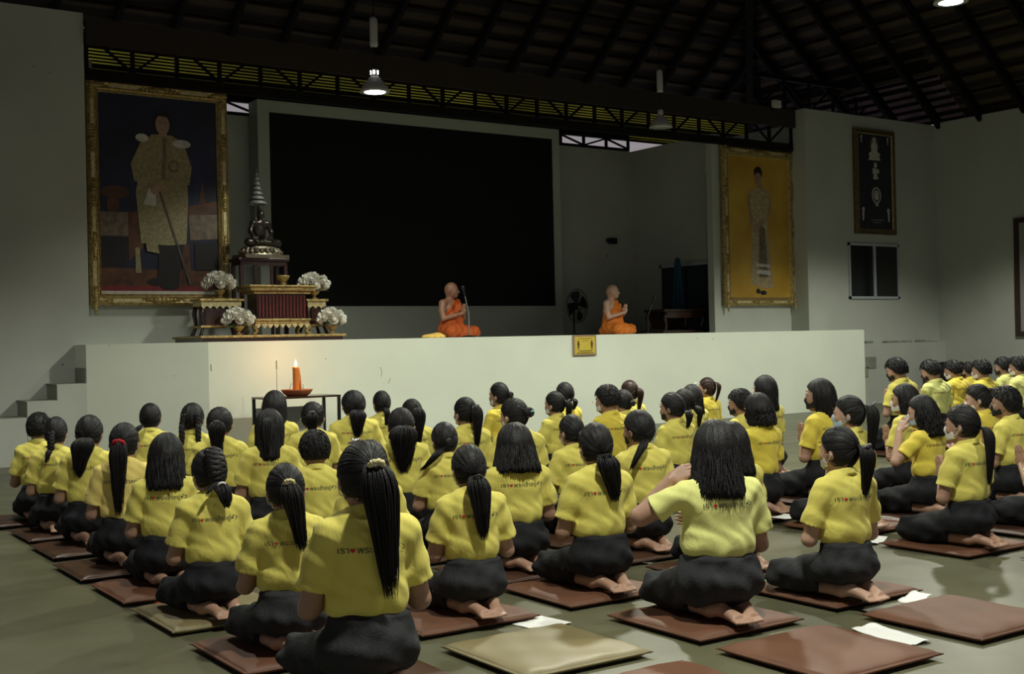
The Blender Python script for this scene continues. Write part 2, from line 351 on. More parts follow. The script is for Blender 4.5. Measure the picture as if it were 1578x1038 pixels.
# ---------------------------------------------------------------- framed pictures
def rectring(mb, x0, x1, z0, z1, wd, y0, y1, mi=0):
    # bevelled frame ring, front at y0 (towards viewer), back at y1
    prof = [(0, y1), (0, y0+.02), (wd*.25, y0-.012), (wd*.5, y0+.006), (wd*.8, y0-.006), (wd, y0+.02), (wd, y1)]
    rings = []
    for o, y in prof: rings.append([(x0+o, y, z0+o), (x1-o, y, z0+o), (x1-o, y, z1-o), (x0+o, y, z1-o)])
    vs = [p for r_ in rings for p in r_]; n = 4
    fs = [(i*4+k, i*4+(k+1) % 4, (i+1)*4+(k+1) % 4, (i+1)*4+k) for i in range(len(prof)-1) for k in range(4)]
    mb.add(vs, fs, mi)
def gilt_frame(root, W, Hh, wd, carve=True):
    mb = MB(); rectring(mb, -W/2, W/2, 0, Hh, wd, -.05, .03); mb.build('frame', M['gold'], root)
    mb = MB(); rectring(mb, -W/2+wd, W/2-wd, wd, Hh-wd, .02, -.025, .03); mb.build('inner_slip', M['gold_lt'], root)
    if carve:
        def boss(x, z, along, L):
            mb = MB()
            for k in range(9):
                u = (k-4)/4*L; r = wd*.36*(1-.55*abs(k-4)/4)
                cx, cz = (x+u, z) if along == 'x' else (x, z+u)
                mb.lathe([(r, 0), (r*.8, r*.35), (r*.3, r*.5), (0, r*.52)], (0, 0, 0), 8)
                n0 = len(mb.v)-32
                for i in range(n0, len(mb.v)):
                    vx, vy, vz = mb.v[i]; mb.v[i] = (cx+vx, -.052-vz, cz+vy)
            mb.build('carving', M['gold'], root, smooth=True)
        for x in (-W/2+wd/2, W/2-wd/2):
            for z in np.linspace(wd/2, Hh-wd/2, 5 if Hh > 2.5 else 3): boss(x, z, 'z', .17)
        for z in (wd/2, Hh-wd/2): boss(0, z, 'x', .22); boss(-W/2+.12, z, 'x', .1); boss(W/2-.12, z, 'x', .1)
        # bright panels between the carvings
        for x in (-W/2+wd/2, W/2-wd/2):
            zz = np.linspace(wd/2, Hh-wd/2, 5)
            for q in range(4): m_ = (zz[q]+zz[q+1])/2; mb = MB(); mb.box(x-wd*.16, x+wd*.16, -.058, -.05, m_-.17, m_+.17); mb.build('gilt_panel', M['gold_lt'], root)
        for z in (wd/2, Hh-wd/2):
            for s in (-1, 1): mb = MB(); mb.box(s*W/4-.2, s*W/4+.2, -.058, -.05, z-wd*.16, z+wd*.16); mb.build('gilt_panel', M['gold_lt'], root)
def paint(name, cols, scale=3, hor=False):
    """painted canvas: noise mottled tones of one picture area"""
    m = bpy.data.materials.new(name); m.use_nodes = True; nt = m.node_tree; b = nt.nodes['Principled BSDF']; b.inputs['Roughness'].default_value = .45
    tc = nt.nodes.new('ShaderNodeTexCoord'); n = nt.nodes.new('ShaderNodeTexNoise'); n.inputs['Scale'].default_value = scale; n.inputs['Detail'].default_value = 5
    nt.links.new(tc.outputs['Object'], n.inputs['Vector']); r = nt.nodes.new('ShaderNodeValToRGB')
    r.color_ramp.elements[0].color = (*cols[0], 1); r.color_ramp.elements[1].color = (*cols[1], 1); r.color_ramp.elements[0].position = .35; r.color_ramp.elements[1].position = .65
    nt.links.new(n.outputs[0], r.inputs[0]); nt.links.new(r.outputs[0], b.inputs['Base Color']); return m
P = {'navy': paint('painted_navy', ((.006, .007, .018), (.013, .018, .05)), 1.2), 'rust': paint('painted_rust', ((.05, .02, .01), (.13, .05, .02)), 5),
     'coat': paint('painted_pale_gold', ((.21, .18, .085), (.33, .29, .15)), 28), 'skin': paint('painted_skin', ((.30, .19, .13), (.38, .25, .18)), 5),
     'dark': paint('painted_black', ((.006, .006, .008), (.012, .01, .01)), 5), 'white': paint('painted_white', ((.45, .44, .40), (.6, .58, .52)), 12),
     'table': paint('painted_table', ((.10, .08, .06), (.20, .15, .10)), 12), 'red': paint('painted_red', ((.13, .01, .012), (.2, .02, .02)), 5),
     'amber': paint('painted_amber', ((.42, .24, .025), (.60, .38, .05)), 1.0), 'dress': paint('painted_champagne', ((.32, .24, .13), (.48, .38, .22)), 14),
     'grey': paint('painted_grey', ((.3, .3, .32), (.5, .5, .5)), 9), 'black': paint('poster_black', ((.010, .010, .022), (.018, .018, .035)), 2), 'blue': paint('painted_blue_glow', ((.010, .013, .04), (.02, .03, .09)), 2), 'sword': paint('painted_sword', ((.05, .045, .04), (.09, .08, .07)), 9)}
def ell2(cx, cz, rx, rz, n=20, a0=0, a1=2*PI): return [(cx+rx*math.cos(a0+(a1-a0)*i/n), cz+rz*math.sin(a0+(a1-a0)*i/n)) for i in range(n)]
def canvas(root, layers, y0=-.0):
    mb = MB(); mats = []; k = 0
    for m, shp in layers:
        if m not in mats: mats.append(m)
        yy = y0-.0006*k-.001; k += 1
        mb.poly([(x, yy, z) for x, z in shp], mats.index(m))
    # make all normals face -y
    for i, f in enumerate(mb.f):
        a, b, c = [Vector(mb.v[j]) for j in f[:3]]
        area = sum(mb.v[f[j]][0]*mb.v[f[(j+1) % len(f)]][2]-mb.v[f[(j+1) % len(f)]][0]*mb.v[f[j]][2] for j in range(len(f)))
        if area < 0: mb.f[i] = tuple(reversed(f))
    return mb.build('painting', [P[m] for m in mats], root)
# left portrait: 2.0 x 3.06 m
t = empty('framed_portrait', (5.44, 16.56, 2.03), label='huge gilt framed portrait of a standing man in pale gold coat, left', cat='picture')
t.rotation_euler = (0, 0, 0)
gilt_frame(t, 1.98, 3.06, .14)
mb = MB(); mb.box(-.9, .9, .03, .06, .1, 2.96); mb.box(-.87, .87, 0, .03, .12, 2.94); mb.build('backing', M['darkwood'], t)
L = [('navy', [(-.86, .13), (.86, .13), (.86, 2.93), (-.86, 2.93)]), ('blue', ell2(.1, 1.75, .52, .85)), ('navy', ell2(.06, 2.25, .42, .5)),
     ('rust', [(-.86, .2), (.86, .2), (.86, .48), (-.86, .52)]), ('white', [(-.86, .13), (.86, .13), (.86, .20), (-.86, .20)]), ('red', [(-.86, .20), (.86, .20), (.86, .27), (-.86, .27)]),
     ('table', [(-.86, .95), (-.45, .95), (-.42, 1.28), (-.86, 1.28)]), ('rust', [(-.45, .6), (-.25, .8), (-.3, 1.3), (-.45, 1.28)]), ('dark', [(-.86, .5), (-.5, .55), (-.47, .93), (-.86, .93)]),
     ('rust', ell2(-.62, 1.55, .2, .09)), ('rust', ell2(-.65, 1.38, .09, .1)), ('table', [(.42, .92), (.86, .95), (.86, 1.3), (.4, 1.28)]), ('rust', [(.4, 1.28), (.86, 1.3), (.86, 1.5), (.4, 1.4)]),
     ('rust', [(.55, 1.45), (.66, 1.45), (.61, 1.8)]), ('dark', [(.48, .5), (.86, .5), (.86, .9), (.48, .88)]), ('coat', [(-.36, .45), (-.28, .45), (-.3, .8), (-.36, .8)]), ('rust', [(.3, .4), (.42, .45), (.4, .85), (.3, .85)]),
     ('dark', [(-.06, .33), (-.02, .95), (.34, .95), (.24, .3), (.1, .26)]), ('dark', ell2(-.08, .33, .12, .05)), ('dark', ell2(.12, .27, .13, .05)),
     ('coat', [(-.28, .86), (-.34, 1.55), (-.22, 2.25), (-.1, 2.38), (.18, 2.38), (.36, 2.28), (.40, 1.5), (.36, .86), (.1, .84)]),
     ('coat', [(-.24, 2.3), (-.4, 1.95), (-.36, 1.72), (-.02, 1.62), (.02, 1.72), (-.2, 1.86), (-.1, 2.2)]), ('coat', [(.36, 2.25), (.46, 1.95), (.42, 1.7), (.06, 1.60), (.02, 1.7), (.28, 1.9), (.2, 2.2)]),
     ('white', ell2(-.24, 2.32, .09, .055)), ('white', ell2(.32, 2.27, .13, .06)), ('table', [(.02, 1.75), (.06, 2.35), (.1, 2.35), (.08, 1.75)]), ('table', ell2(.2, 1.95, .08, .09, 10)), ('coat', ell2(.2, 1.95, .05, .055, 10)),
     ('white', [(-.24, 1.4), (-.06, 1.38), (-.06, 1.6), (-.16, 1.62)]), ('skin', ell2(-.02, 1.6, .12, .07)),
     ('sword', [(-.02, 1.58), (.0, 1.6), (.42, .3), (.39, .29)]), ('skin', ell2(.05, 2.52, .1, .14)), ('skin', [(-.01, 2.36), (.12, 2.36), (.1, 2.45), (.01, 2.45)]), ('dark', ell2(.07, 2.64, .115, .075, 16, -.2, PI+.2)),
     ('dark', ell2(.02, 2.55, .016, .006, 8)), ('dark', ell2(.09, 2.55, .016, .006, 8)), ('rust', ell2(.045, 2.455, .02, .006, 8)), ('coat', [(-.2, .75), (-.03, .72), (-.05, .88), (-.22, .88)])]
canvas(t, L)
t = empty('framed_portrait', (17.17, 16.50, 2.01), label='tall gilt framed portrait of a standing woman on amber ground, right of the stage', cat='picture')
gilt_frame(t, 1.97, 3.04, .14)
mb = MB(); mb.box(-.9, .9, .03, .06, .1, 2.94); mb.box(-.87, .87, 0, .03, .12, 2.92); mb.build('backing', M['darkwood'], t)
L = [('amber', [(-.86, .13), (.86, .13), (.86, 2.91), (-.86, 2.91)]), ('dark', ell2(-.06, .28, .06, .05)), ('dark', ell2(.08, .25, .09, .045)),
     ('dress', [(-.26, .42), (-.2, 1.7), (-.12, 1.8), (.2, 1.8), (.24, 1.5), (.36, .36), (.1, .33)]), ('table', [(-.04, .55), (.22, .55), (.16, 1.5), (.0, 1.6)]), ('white', [(-.1, .62), (.3, .6), (.29, .68), (-.09, .7)]), ('white', [(-.11, .76), (.29, .75), (.28, .8), (-.1, .82)]),
     ('skin', [(-.26, 2.2), (-.3, 2.0), (-.24, 1.55), (-.16, 1.55), (-.2, 1.95), (-.16, 2.2)]), ('skin', [(.28, 2.2), (.34, 1.95), (.26, 1.7), (-.08, 1.45), (-.14, 1.52), (.14, 1.75), (.22, 2.0)]),
     ('skin', [(-.06, 2.2), (.12, 2.2), (.08, 2.4), (-.02, 2.4)]), ('dress', [(-.27, 2.22), (.0, 2.28), (.28, 2.24), (.26, 1.9), (.2, 1.7), (-.16, 1.7), (-.24, 1.95)]), ('skin', ell2(-.12, 1.48, .07, .06)),
     ('dark', ell2(.0, 2.58, .11, .12)), ('skin', ell2(-.01, 2.47, .085, .115)), ('dark', ell2(-.04, 2.49, .014, .005, 8)), ('dark', ell2(.03, 2.49, .014, .005, 8)), ('red', ell2(-.005, 2.405, .018, .007, 8))]
canvas(t, L)
# dark poster with three white figures
t = empty('framed_poster', (20.10, 16.06, 3.45), label='narrow framed dark poster with three small white statues above the window', cat='picture')
mb = MB(); rectring(mb, -.63, .63, 0, 2.15, .09, -.03, .04); mb.build('frame', mat('dull_gilt_wood', (.13, .085, .035), .45, metal=.4, noise=.4, nscale=20, bump=.5, bscale=40), t)
mb = MB(); mb.box(-.545, .545, .0, .038, .085, 2.065); mb.build('backing', M['darkwood'], t)
mb = MB(); rectring(mb, -.54, .54, .09, 2.06, .018, -.018, .0); mb.build('inner_slip', M['gold_lt'], t)
def seated(cx, cz, s, halo=0):
    out = []
    if halo: out.append(('table', ell2(cx, cz+.33*s, halo, halo*1.15)))
    out += [('white', [(cx-.19*s, cz), (cx+.19*s, cz), (cx+.15*s, cz+.08*s), (cx-.15*s, cz+.08*s)]), ('white', ell2(cx, cz+.12*s, .18*s, .06*s)), ('white', [(cx-.09*s, cz+.12*s), (cx+.09*s, cz+.12*s), (cx+.1*s, cz+.3*s), (cx+.05*s, cz+.36*s), (cx-.05*s, cz+.36*s), (cx-.1*s, cz+.3*s)]), ('white', ell2(cx, cz+.41*s, .045*s, .06*s))]
    return out
L = [('black', [(-.52, .105), (.52, .105), (.52, 2.045), (-.52, 2.045)])] + seated(0, 1.52, 1.0, .13)
L += [('white', ell2(.02, 1.42, .05, .06)), ('white', [(-.08, 1.24), (.14, 1.26), (.12, 1.34), (-.06, 1.36)]), ('white', [(-.06, 1.13), (.1, 1.13), (.06, 1.26), (-.03, 1.26)])]
L += [('white', ell2(.03, .80, .145, .17, 28)), ('black', ell2(.03, .80, .115, .14)), ('grey', ell2(.03, .80, .09, .11)), ('white', ell2(.03, .78, .04, .07)), ('white', [(-.01, .58), (.09, .58), (.06, .66), (.0, .66)])]
for s in (-1, 1): L += [('white', [(s*.38, .27), (s*.42, .27), (s*.43, .45), (s*.36, .47)]), ('white', ell2(s*.39, .5, .045, .05, 8)), ('white', [(s*.40, 1.86), (s*.43, 1.86), (s*.43, 1.95), (s*.39, 1.95)]), ('white', ell2(s*.41, 1.98, .03, .035, 8))]
for k in range(9): L.append(('grey', [(-.16+k*.045, .28+.01*(k % 2)), (-.13+k*.045, .285), (-.13+k*.045, .30), (-.16+k*.045, .30+.01*(k % 2))]))
L += [('grey', [(-.09, .235), (.13, .24), (.13, .25), (-.09, .245)])]
canvas(t, L)
# window in the pillar wall
t = empty('window_1', (20.04, 16.1, 2.13)); t['kind'] = 'structure'
mb = MB(); W, Hh = 1.56, 1.13
mb.box(-W/2, W/2, -.04, .02, 0, .05); mb.box(-W/2, W/2, -.04, .02, Hh-.05, Hh); mb.box(-W/2, -W/2+.04, -.04, .02, 0, Hh); mb.box(W/2-.05, W/2, -.04, .02, 0, Hh); mb.box(-.03, .03, -.045, .02, 0, Hh)
mb.build('window_frame', M['alu'], t)
for s in (0, 1):
    mb = MB(); mb.box(-W/2+.04+s*(W/2-.01), -.03+s*(W/2-.02), -.015, -.008, .05, Hh-.05); mb.build('window_pane', M['glass'], t)
# dark framed board on the right wall
t = empty('notice_board', (22.13, 13.3, 1.3), label='dark framed board on the right wall, cut by the picture edge', cat='board')
mb = MB(); mb.box(-.05, .0, -.95, .95, 0, .1); mb.box(-.05, 0, -.95, .95, 2.28, 2.38); mb.box(-.05, 0, -.95, -.85, .1, 2.28); mb.box(-.05, 0, .85, .95, .1, 2.28); mb.build('frame', M['darkwood'], t)
mb = MB(); mb.box(-.02, 0, -.85, .85, .1, 2.28); mb.build('board', mat('grey_board', (.3, .3, .28), .6), t)
t = empty('loudspeaker', (21.45, 15.45, 0), label='black floor loudspeaker in the right back corner behind the boys', cat='speaker')
mb = MB(); mb.box(-.3, .3, -.2, .2, 0, .8); mb.build('cabinet', M['blackm'], t, bevel=.01)
mb = MB(); mb.box(-.26, .26, -.215, -.2, .05, .75); mb.build('grille', M['black'], t)
# doors on the stage side wall
t = empty('door_1', (16.58, 17.95, 1.5)); t['kind'] = 'structure'
mb = MB(); mb.box(-.03, .02, -.78, -.70, 0, 1.42); mb.box(-.03, .02, .72, .78, 0, 1.42); mb.box(-.03, .02, -.78, .78, 1.36, 1.43); mb.build('door_frame', M['alu'], t)
mb = MB(); mb.box(-.02, .01, .02, .72, 0, 1.36); mb.build('door_leaf', M['glass'], t); mb = MB(); mb.box(-.02, .01, -.70, -.02, 0, 1.36); mb.build('door_leaf', M['door_blue'], t)
mb = MB(); mb.box(16.42, 16.58, 17.08, 17.17, 1.5, 4.62); o = mb.build('dark_post', M['darkwood']); tag(o, 'tall dark wooden post beside the amber portrait', 'post')  # narrow dark upright strip along the side wall
mb = MB(); mb.box(-.09, .09, -.1, 0, -.05, .07); mb.box(-.14, -.06, -.08, 0, -.02, .06); o = mb.build('wall_speaker', M['blackm'], loc=(16.0, 19.6, 3.47), bevel=.01); tag(o, 'small black box fixed high on the back wall of the stage', 'speaker')
t = empty('flood_light', (17.42, 16.22, 5.90), label='small white flood light up under the roof above the amber portrait', cat='lamp')
mb = MB(); mb.box(-.10, .10, -.05, .03, -.07, .07); mb.build('housing', M['white_enamel'], t, bevel=.01); mb = MB(); mb.tube([(0, .03, 0), (0, .1, -.02)], .012, 6); mb.box(-.03, .03, .07, .12, -.12, .0); mb.build('bracket', M['blackm'], t)

# pendant bell lamps
def lamp(x, y, z, lit, label, drop=1.0, ballast=True):
    t = empty('pendant_lamp', (x, y, z), label=label, cat='lamp', group='bell lamps hanging from the roof')
    mb = MB(); mb.lathe([(.205, 0), (.2, .02), (.175, .07), (.13, .13), (.085, .18), (.07, .2), (.055, .21), (.0, .21)], n=32); mb.build('shade', M['white_enamel'], t, smooth=True)
    mb = MB(); mb.lathe([(.195, .012), (.12, -.006), (0, -.012)], n=32); mb.build('lens', M['bulb'] if lit else M['dead_bulb'], t, smooth=True)
    mb = MB(); mb.lathe([(.04, .21), (.05, .24), (.05, .3), (.03, .32), (0, .32)], n=16)
    mb.build('lamp_holder', M['bulb'] if False else M['white_enamel'], t, smooth=True)
    if lit:
        mb = MB()
        for a in range(5): mb.box(-.012, .012, .05, .056, .24, .29); 
        mb.v = [(vx*math.cos(2*PI*(i//8)/5)-vy*math.sin(2*PI*(i//8)/5), vx*math.sin(2*PI*(i//8)/5)+vy*math.cos(2*PI*(i//8)/5), vz) for i, (vx, vy, vz) in enumerate(mb.v)]
        mb.build('glowing_vent', M['bulb'], t)
    mb = MB(); mb.tube([(0, 0, .32), (0, 0, .32+drop)], .008, 6); mb.build('cord', M['blackm'], t)
    mb = MB(); mb.lathe([(.0, .62), (.05, .62), (.055, .66), (.055, .98), (.03, 1.02), (0, 1.02)], n=16); mb.build('ballast', M['white_enamel'], t, smooth=True)
    return t
def spot(x, y, z, power, half=70, blend=.3, rad=.16, parent=None):
    ld = bpy.data.lights.new('lamp_light', 'SPOT'); ld.energy = power; ld.spot_size = R(2*half); ld.spot_blend = blend; ld.shadow_soft_size = rad; ld.color = LAMP_COL
    o = bpy.data.objects.new('lamp_light', ld); COL.objects.link(o)
    if parent: o.parent = parent; o.location = (0, 0, -.03)
    else: o.location = (x, y, z)
    return o
t = lamp(7.7, 14.4, 4.83, True, 'glowing bell lamp hanging in front of the black screen', 9); spot(0, 0, 0, LP_STAGE, parent=t)
t = lamp(14.07, 15.8, 5.10, False, 'unlit grey bell lamp hanging before the truss, right of the screen', 9)
t = lamp(12.9, 9.1, 5.48, True, 'glowing bell lamp at the top right under the roof', 7); spot(0, 0, 0, LP_FRONT, parent=t)
for i, (x, y, pw) in enumerate([(8.2, 9.6, LP_FRONT*1.35), (2.2, 9.3, LP_FRONT*.5), (3.2, 3.0, LP_CROWD), (8.3, 3.2, LP_CROWD*.5), (17.6, 10.3, LP_FRONT*1.1)]):  # last lamp is added out of view to brighten the stage's right side
    t = lamp(x, y, 5.4, True, ['glowing bell lamp hanging over the back rows of students', 'glowing bell lamp hanging over the left rows of students', 'glowing bell lamp hanging over the front rows of students', 'glowing bell lamp hanging over the right front corner of the crowd', 'glowing bell lamp hanging near the right wall'][i], 7)
    spot(0, 0, 0, pw, parent=t)

# ---------------------------------------------------------------- implicit surfaces
class SDF:
    def __init__(s, lo, hi, h):
        s.h = h; s.lo = np.array(lo, float)
        n = [int(math.ceil((hi[i]-lo[i])/h))+1 for i in range(3)]
        s.ax = [lo[i]+h*np.arange(n[i]) for i in range(3)]
        s.V = np.full(n, .3, np.float32)
    def _sl(s, bl, bh):
        r = []
        for i in range(3):
            a = max(0, int((bl[i]-s.lo[i])/s.h)-1); b = min(len(s.ax[i]), int((bh[i]-s.lo[i])/s.h)+2); r.append(slice(a, max(a, b)))
        return tuple(r)
    def _put(s, bl, bh, fn, k, sub=False):
        pad = k+.02; sl = s._sl([b-pad for b in bl], [b+pad for b in bh])
        if any(q.stop <= q.start for q in sl): return
        x = s.ax[0][sl[0]][:, None, None]; y = s.ax[1][sl[1]][None, :, None]; z = s.ax[2][sl[2]][None, None, :]
        d = fn(x, y, z).astype(np.float32); A = s.V[sl]
        if sub: s.V[sl] = np.maximum(A, -d); return
        if k > 0:
            hh = np.clip(.5+.5*(A-d)/k, 0, 1); s.V[sl] = A*(1-hh)+d*hh-k*hh*(1-hh)
        else: s.V[sl] = np.minimum(A, d)
    def cap(s, a, b, ra, rb=None, k=.02, sub=False):
        rb = ra if rb is None else rb; a = np.array(a, float); b = np.array(b, float); ba = b-a; L2 = max(1e-9, (ba**2).sum())
        def fn(x, y, z):
            t = np.clip(((x-a[0])*ba[0]+(y-a[1])*ba[1]+(z-a[2])*ba[2])/L2, 0, 1)
            return np.sqrt((x-a[0]-t*ba[0])**2+(y-a[1]-t*ba[1])**2+(z-a[2]-t*ba[2])**2)-(ra+(rb-ra)*t)
        m = max(ra, rb); s._put(np.minimum(a, b)-m, np.maximum(a, b)+m, fn, k, sub)
    def chain(s, pts, rad, k=.02):
        for i in range(len(pts)-1): s.cap(pts[i], pts[i+1], rad[i], rad[i+1], k)
    def ell(s, c, r, k=.02, rot=None, sub=False):
        c = np.array(c, float); r = np.array(r, float); Rm = None if rot is None else np.array(Matrix(rot).transposed())
        def fn(x, y, z):
            X, Y, Z = x-c[0], y-c[1], z-c[2]
            if Rm is not None: X, Y, Z = [Rm[i][0]*X+Rm[i][1]*Y+Rm[i][2]*Z for i in range(3)]
            k0 = np.sqrt((X/r[0])**2+(Y/r[1])**2+(Z/r[2])**2); k1 = np.sqrt((X/r[0]**2)**2+(Y/r[1]**2)**2+(Z/r[2]**2)**2)+1e-6
            return k0*(k0-1)/k1
        m = r.max() if rot is not None else r; s._put(c-m, c+m, fn, k, sub)
    def cut(s, fn):                            # keep where fn<0
        x = s.ax[0][:, None, None]; y = s.ax[1][None, :, None]; z = s.ax[2][None, None, :]
        s.V = np.maximum(s.V, fn(x, y, z).astype(np.float32))
    def disp(s, fn):
        x = s.ax[0][:, None, None]; y = s.ax[1][None, :, None]; z = s.ax[2][None, None, :]
        s.V = s.V+fn(x, y, z).astype(np.float32)
    def verts(s):
        V = s.V; ins = V < 0; nx, ny, nz = V.shape
        c = np.zeros((nx-1, ny-1, nz-1), np.int8)
        for i in (0, 1):
            for j in (0, 1):
                for k in (0, 1): c += ins[i:nx-1+i, j:ny-1+j, k:nz-1+k]
        m = (c > 0) & (c < 8); idx = np.full(m.shape, -1, np.int64); I = np.argwhere(m); idx[m] = np.arange(len(I))
        acc = np.zeros((len(I), 3)); cnt = np.zeros(len(I))
        i0, i1, i2 = I.T
        for ax in range(3):
            o = [a for a in range(3) if a != ax]
            for u in (0, 1):
                for v in (0, 1):
                    A = [i0.copy(), i1.copy(), i2.copy()]; A[o[0]] = A[o[0]]+u; A[o[1]] = A[o[1]]+v
                    B = [a.copy() for a in A]; B[ax] = B[ax]+1
                    va = V[A[0], A[1], A[2]]; vb = V[B[0], B[1], B[2]]; cr = (va < 0) != (vb < 0)
                    t = np.where(cr, va/np.where(cr, va-vb, 1), 0)
                    p = np.stack([A[0], A[1], A[2]], 1).astype(float); p[:, ax] += t
                    acc[cr] += p[cr]; cnt[cr] += 1
        P_ = acc/cnt[:, None]*s.h+s.lo
        Fs = []
        for ax in range(3):
            o = [(ax+1) % 3, (ax+2) % 3]
            sa = [slice(None)]*3; sb = [slice(None)]*3; sa[ax] = slice(0, -1); sb[ax] = slice(1, None)
            d = ins[tuple(sa)] != ins[tuple(sb)]; E_ = np.argwhere(d)
            E_ = E_[(E_[:, o[0]] > 0) & (E_[:, o[1]] > 0) & (E_[:, o[0]] < V.shape[o[0]]-1) & (E_[:, o[1]] < V.shape[o[1]]-1)]
            q = []
            for du, dv in ((-1, -1), (0, -1), (0, 0), (-1, 0)):
                C = E_.copy(); C[:, o[0]] += du; C[:, o[1]] += dv; q.append(idx[C[:, 0], C[:, 1], C[:, 2]])
            q = np.stack(q, 1); fl = ~ins[E_[:, 0], E_[:, 1], E_[:, 2]]; q[fl] = q[fl][:, ::-1]; Fs.append(q)
        F = np.concatenate(Fs); F = F[(F >= 0).all(1)]
        return P_, F
    def mesh(s, name, m):
        P_, F = s.verts(); me = bpy.data.meshes.new(name)
        me.vertices.add(len(P_)); me.vertices.foreach_set('co', P_.astype(np.float32).ravel())
        me.loops.add(len(F)*4); me.loops.foreach_set('vertex_index', F.astype(np.int32).ravel())
        me.polygons.add(len(F)); me.polygons.foreach_set('loop_start', np.arange(0, len(F)*4, 4, dtype=np.int32))
        me.update(calc_edges=True); me.validate(); me.shade_smooth(); me.materials.append(m); return me

# ---------------------------------------------------------------- people
NECK = np.array((0, 0, .70))
def headmat(yw, pt):      # yaw left positive, pitch positive = looking down
    return Matrix.Rotation(R(yw), 3, 'Z') @ Matrix.Rotation(-R(pt), 3, 'X')
HS = 1.10
def hp(p, Rm, L=0):
    v = Rm @ (Vector((p[0], p[1], p[2]-.70))*HS); return (v.x, v.y, v.z+.70+L)
def hand_pray(s, L, fat=0, yo=0):
    for sd in (-1, 1):
        s.ell((sd*.013, .205+yo, .475+L), (.012, .036, .048), .01)
        for j, (dy, ln) in enumerate(((-.026, .055), (-.009, .068), (.009, .072), (.026, .064))):
            s.chain([(sd*.011, .205+yo-dy, .515+L), (sd*.010, .212+yo-dy*.8, .545+L), (sd*.008, .222+yo-dy*.7, .515+ln+L)], (.0082, .0078, .0065), .004)
        s.chain([(sd*.013, .18+yo, .46+L), (sd*.012, .165+yo, .495+L), (sd*.009, .172+yo, .52+L)], (.010, .009, .007), .006)
def hand_open(s, wrist, palm_dir, side_dir, curl=(0, 0, 0), sc=1.0):
    w_ = np.array(wrist, float); d = np.array(palm_dir, float); d /= np.linalg.norm(d); e = np.array(side_dir, float); e -= d*e.dot(d); e /= np.linalg.norm(e)
    c = np.array(curl, float)
    for j in range(4):
        b = w_+d*.02*sc+e*((j-1.5)*.014)*sc; k = w_+d*.085*sc+e*((j-1.5)*.019)*sc
        s.cap(b, k, .015*sc, .0115*sc, .012)
        L = (.062, .074, .07, .056)[j]*sc
        m1 = k+d*L*.5+c*L*.25; m2 = k+d*L*.85+c*L*.8
        s.chain([k, m1, m2], (.0088, .0082, .0068), .003)
    t0 = w_+d*.025*sc-e*.024*sc; t1 = t0+(d*.7-e*.7)*.035*sc; t2 = t1+(d*.95-e*.25)*.03*sc+c*.01
    s.chain([t0, t1, t2], (.013, .0105, .008), .006)
def head_sdf(s, Rm, L, female=True):
    q = lambda p: hp(p, Rm, L)
    s.ell(q((0, .012, .812)), np.array((.073, .088, .104))*HS, .01, Rm); s.ell(q((0, .045, .775)), np.array((.060, .062, .082))*HS, .03, Rm)
    s.ell(q((0, .078, .722)), np.array((.026, .024, .024))*HS, .025, Rm)                     # chin
    s.chain([q((0, .100, .815)), q((0, .118, .782))], (.008, .013), .012)       # nose
    for sd in (-1, 1):
        s.ell(q((sd*.030, .093, .823)), np.array((.014, .010, .009))*HS, .006, Rm, sub=False)
        s.ell(q((sd*.074, .004, .79)), np.array((.010, .018, .031))*HS, .006, Rm)             # ear
        s.ell(q((sd*.040, .078, .775)), np.array((.020, .018, .02))*HS, .02, Rm)             # cheek
    s.cap(q((-.016, .105, .752)), q((.016, .105, .752)), .0065, .0065, .008)       # lips
    s.cap(q((-.014, .103, .742)), q((.014, .103, .742)), .0065, .0065, .006)
    s.cap((0, -.008, .60+L), q((0, .002, .74)), .054, .050, .03)
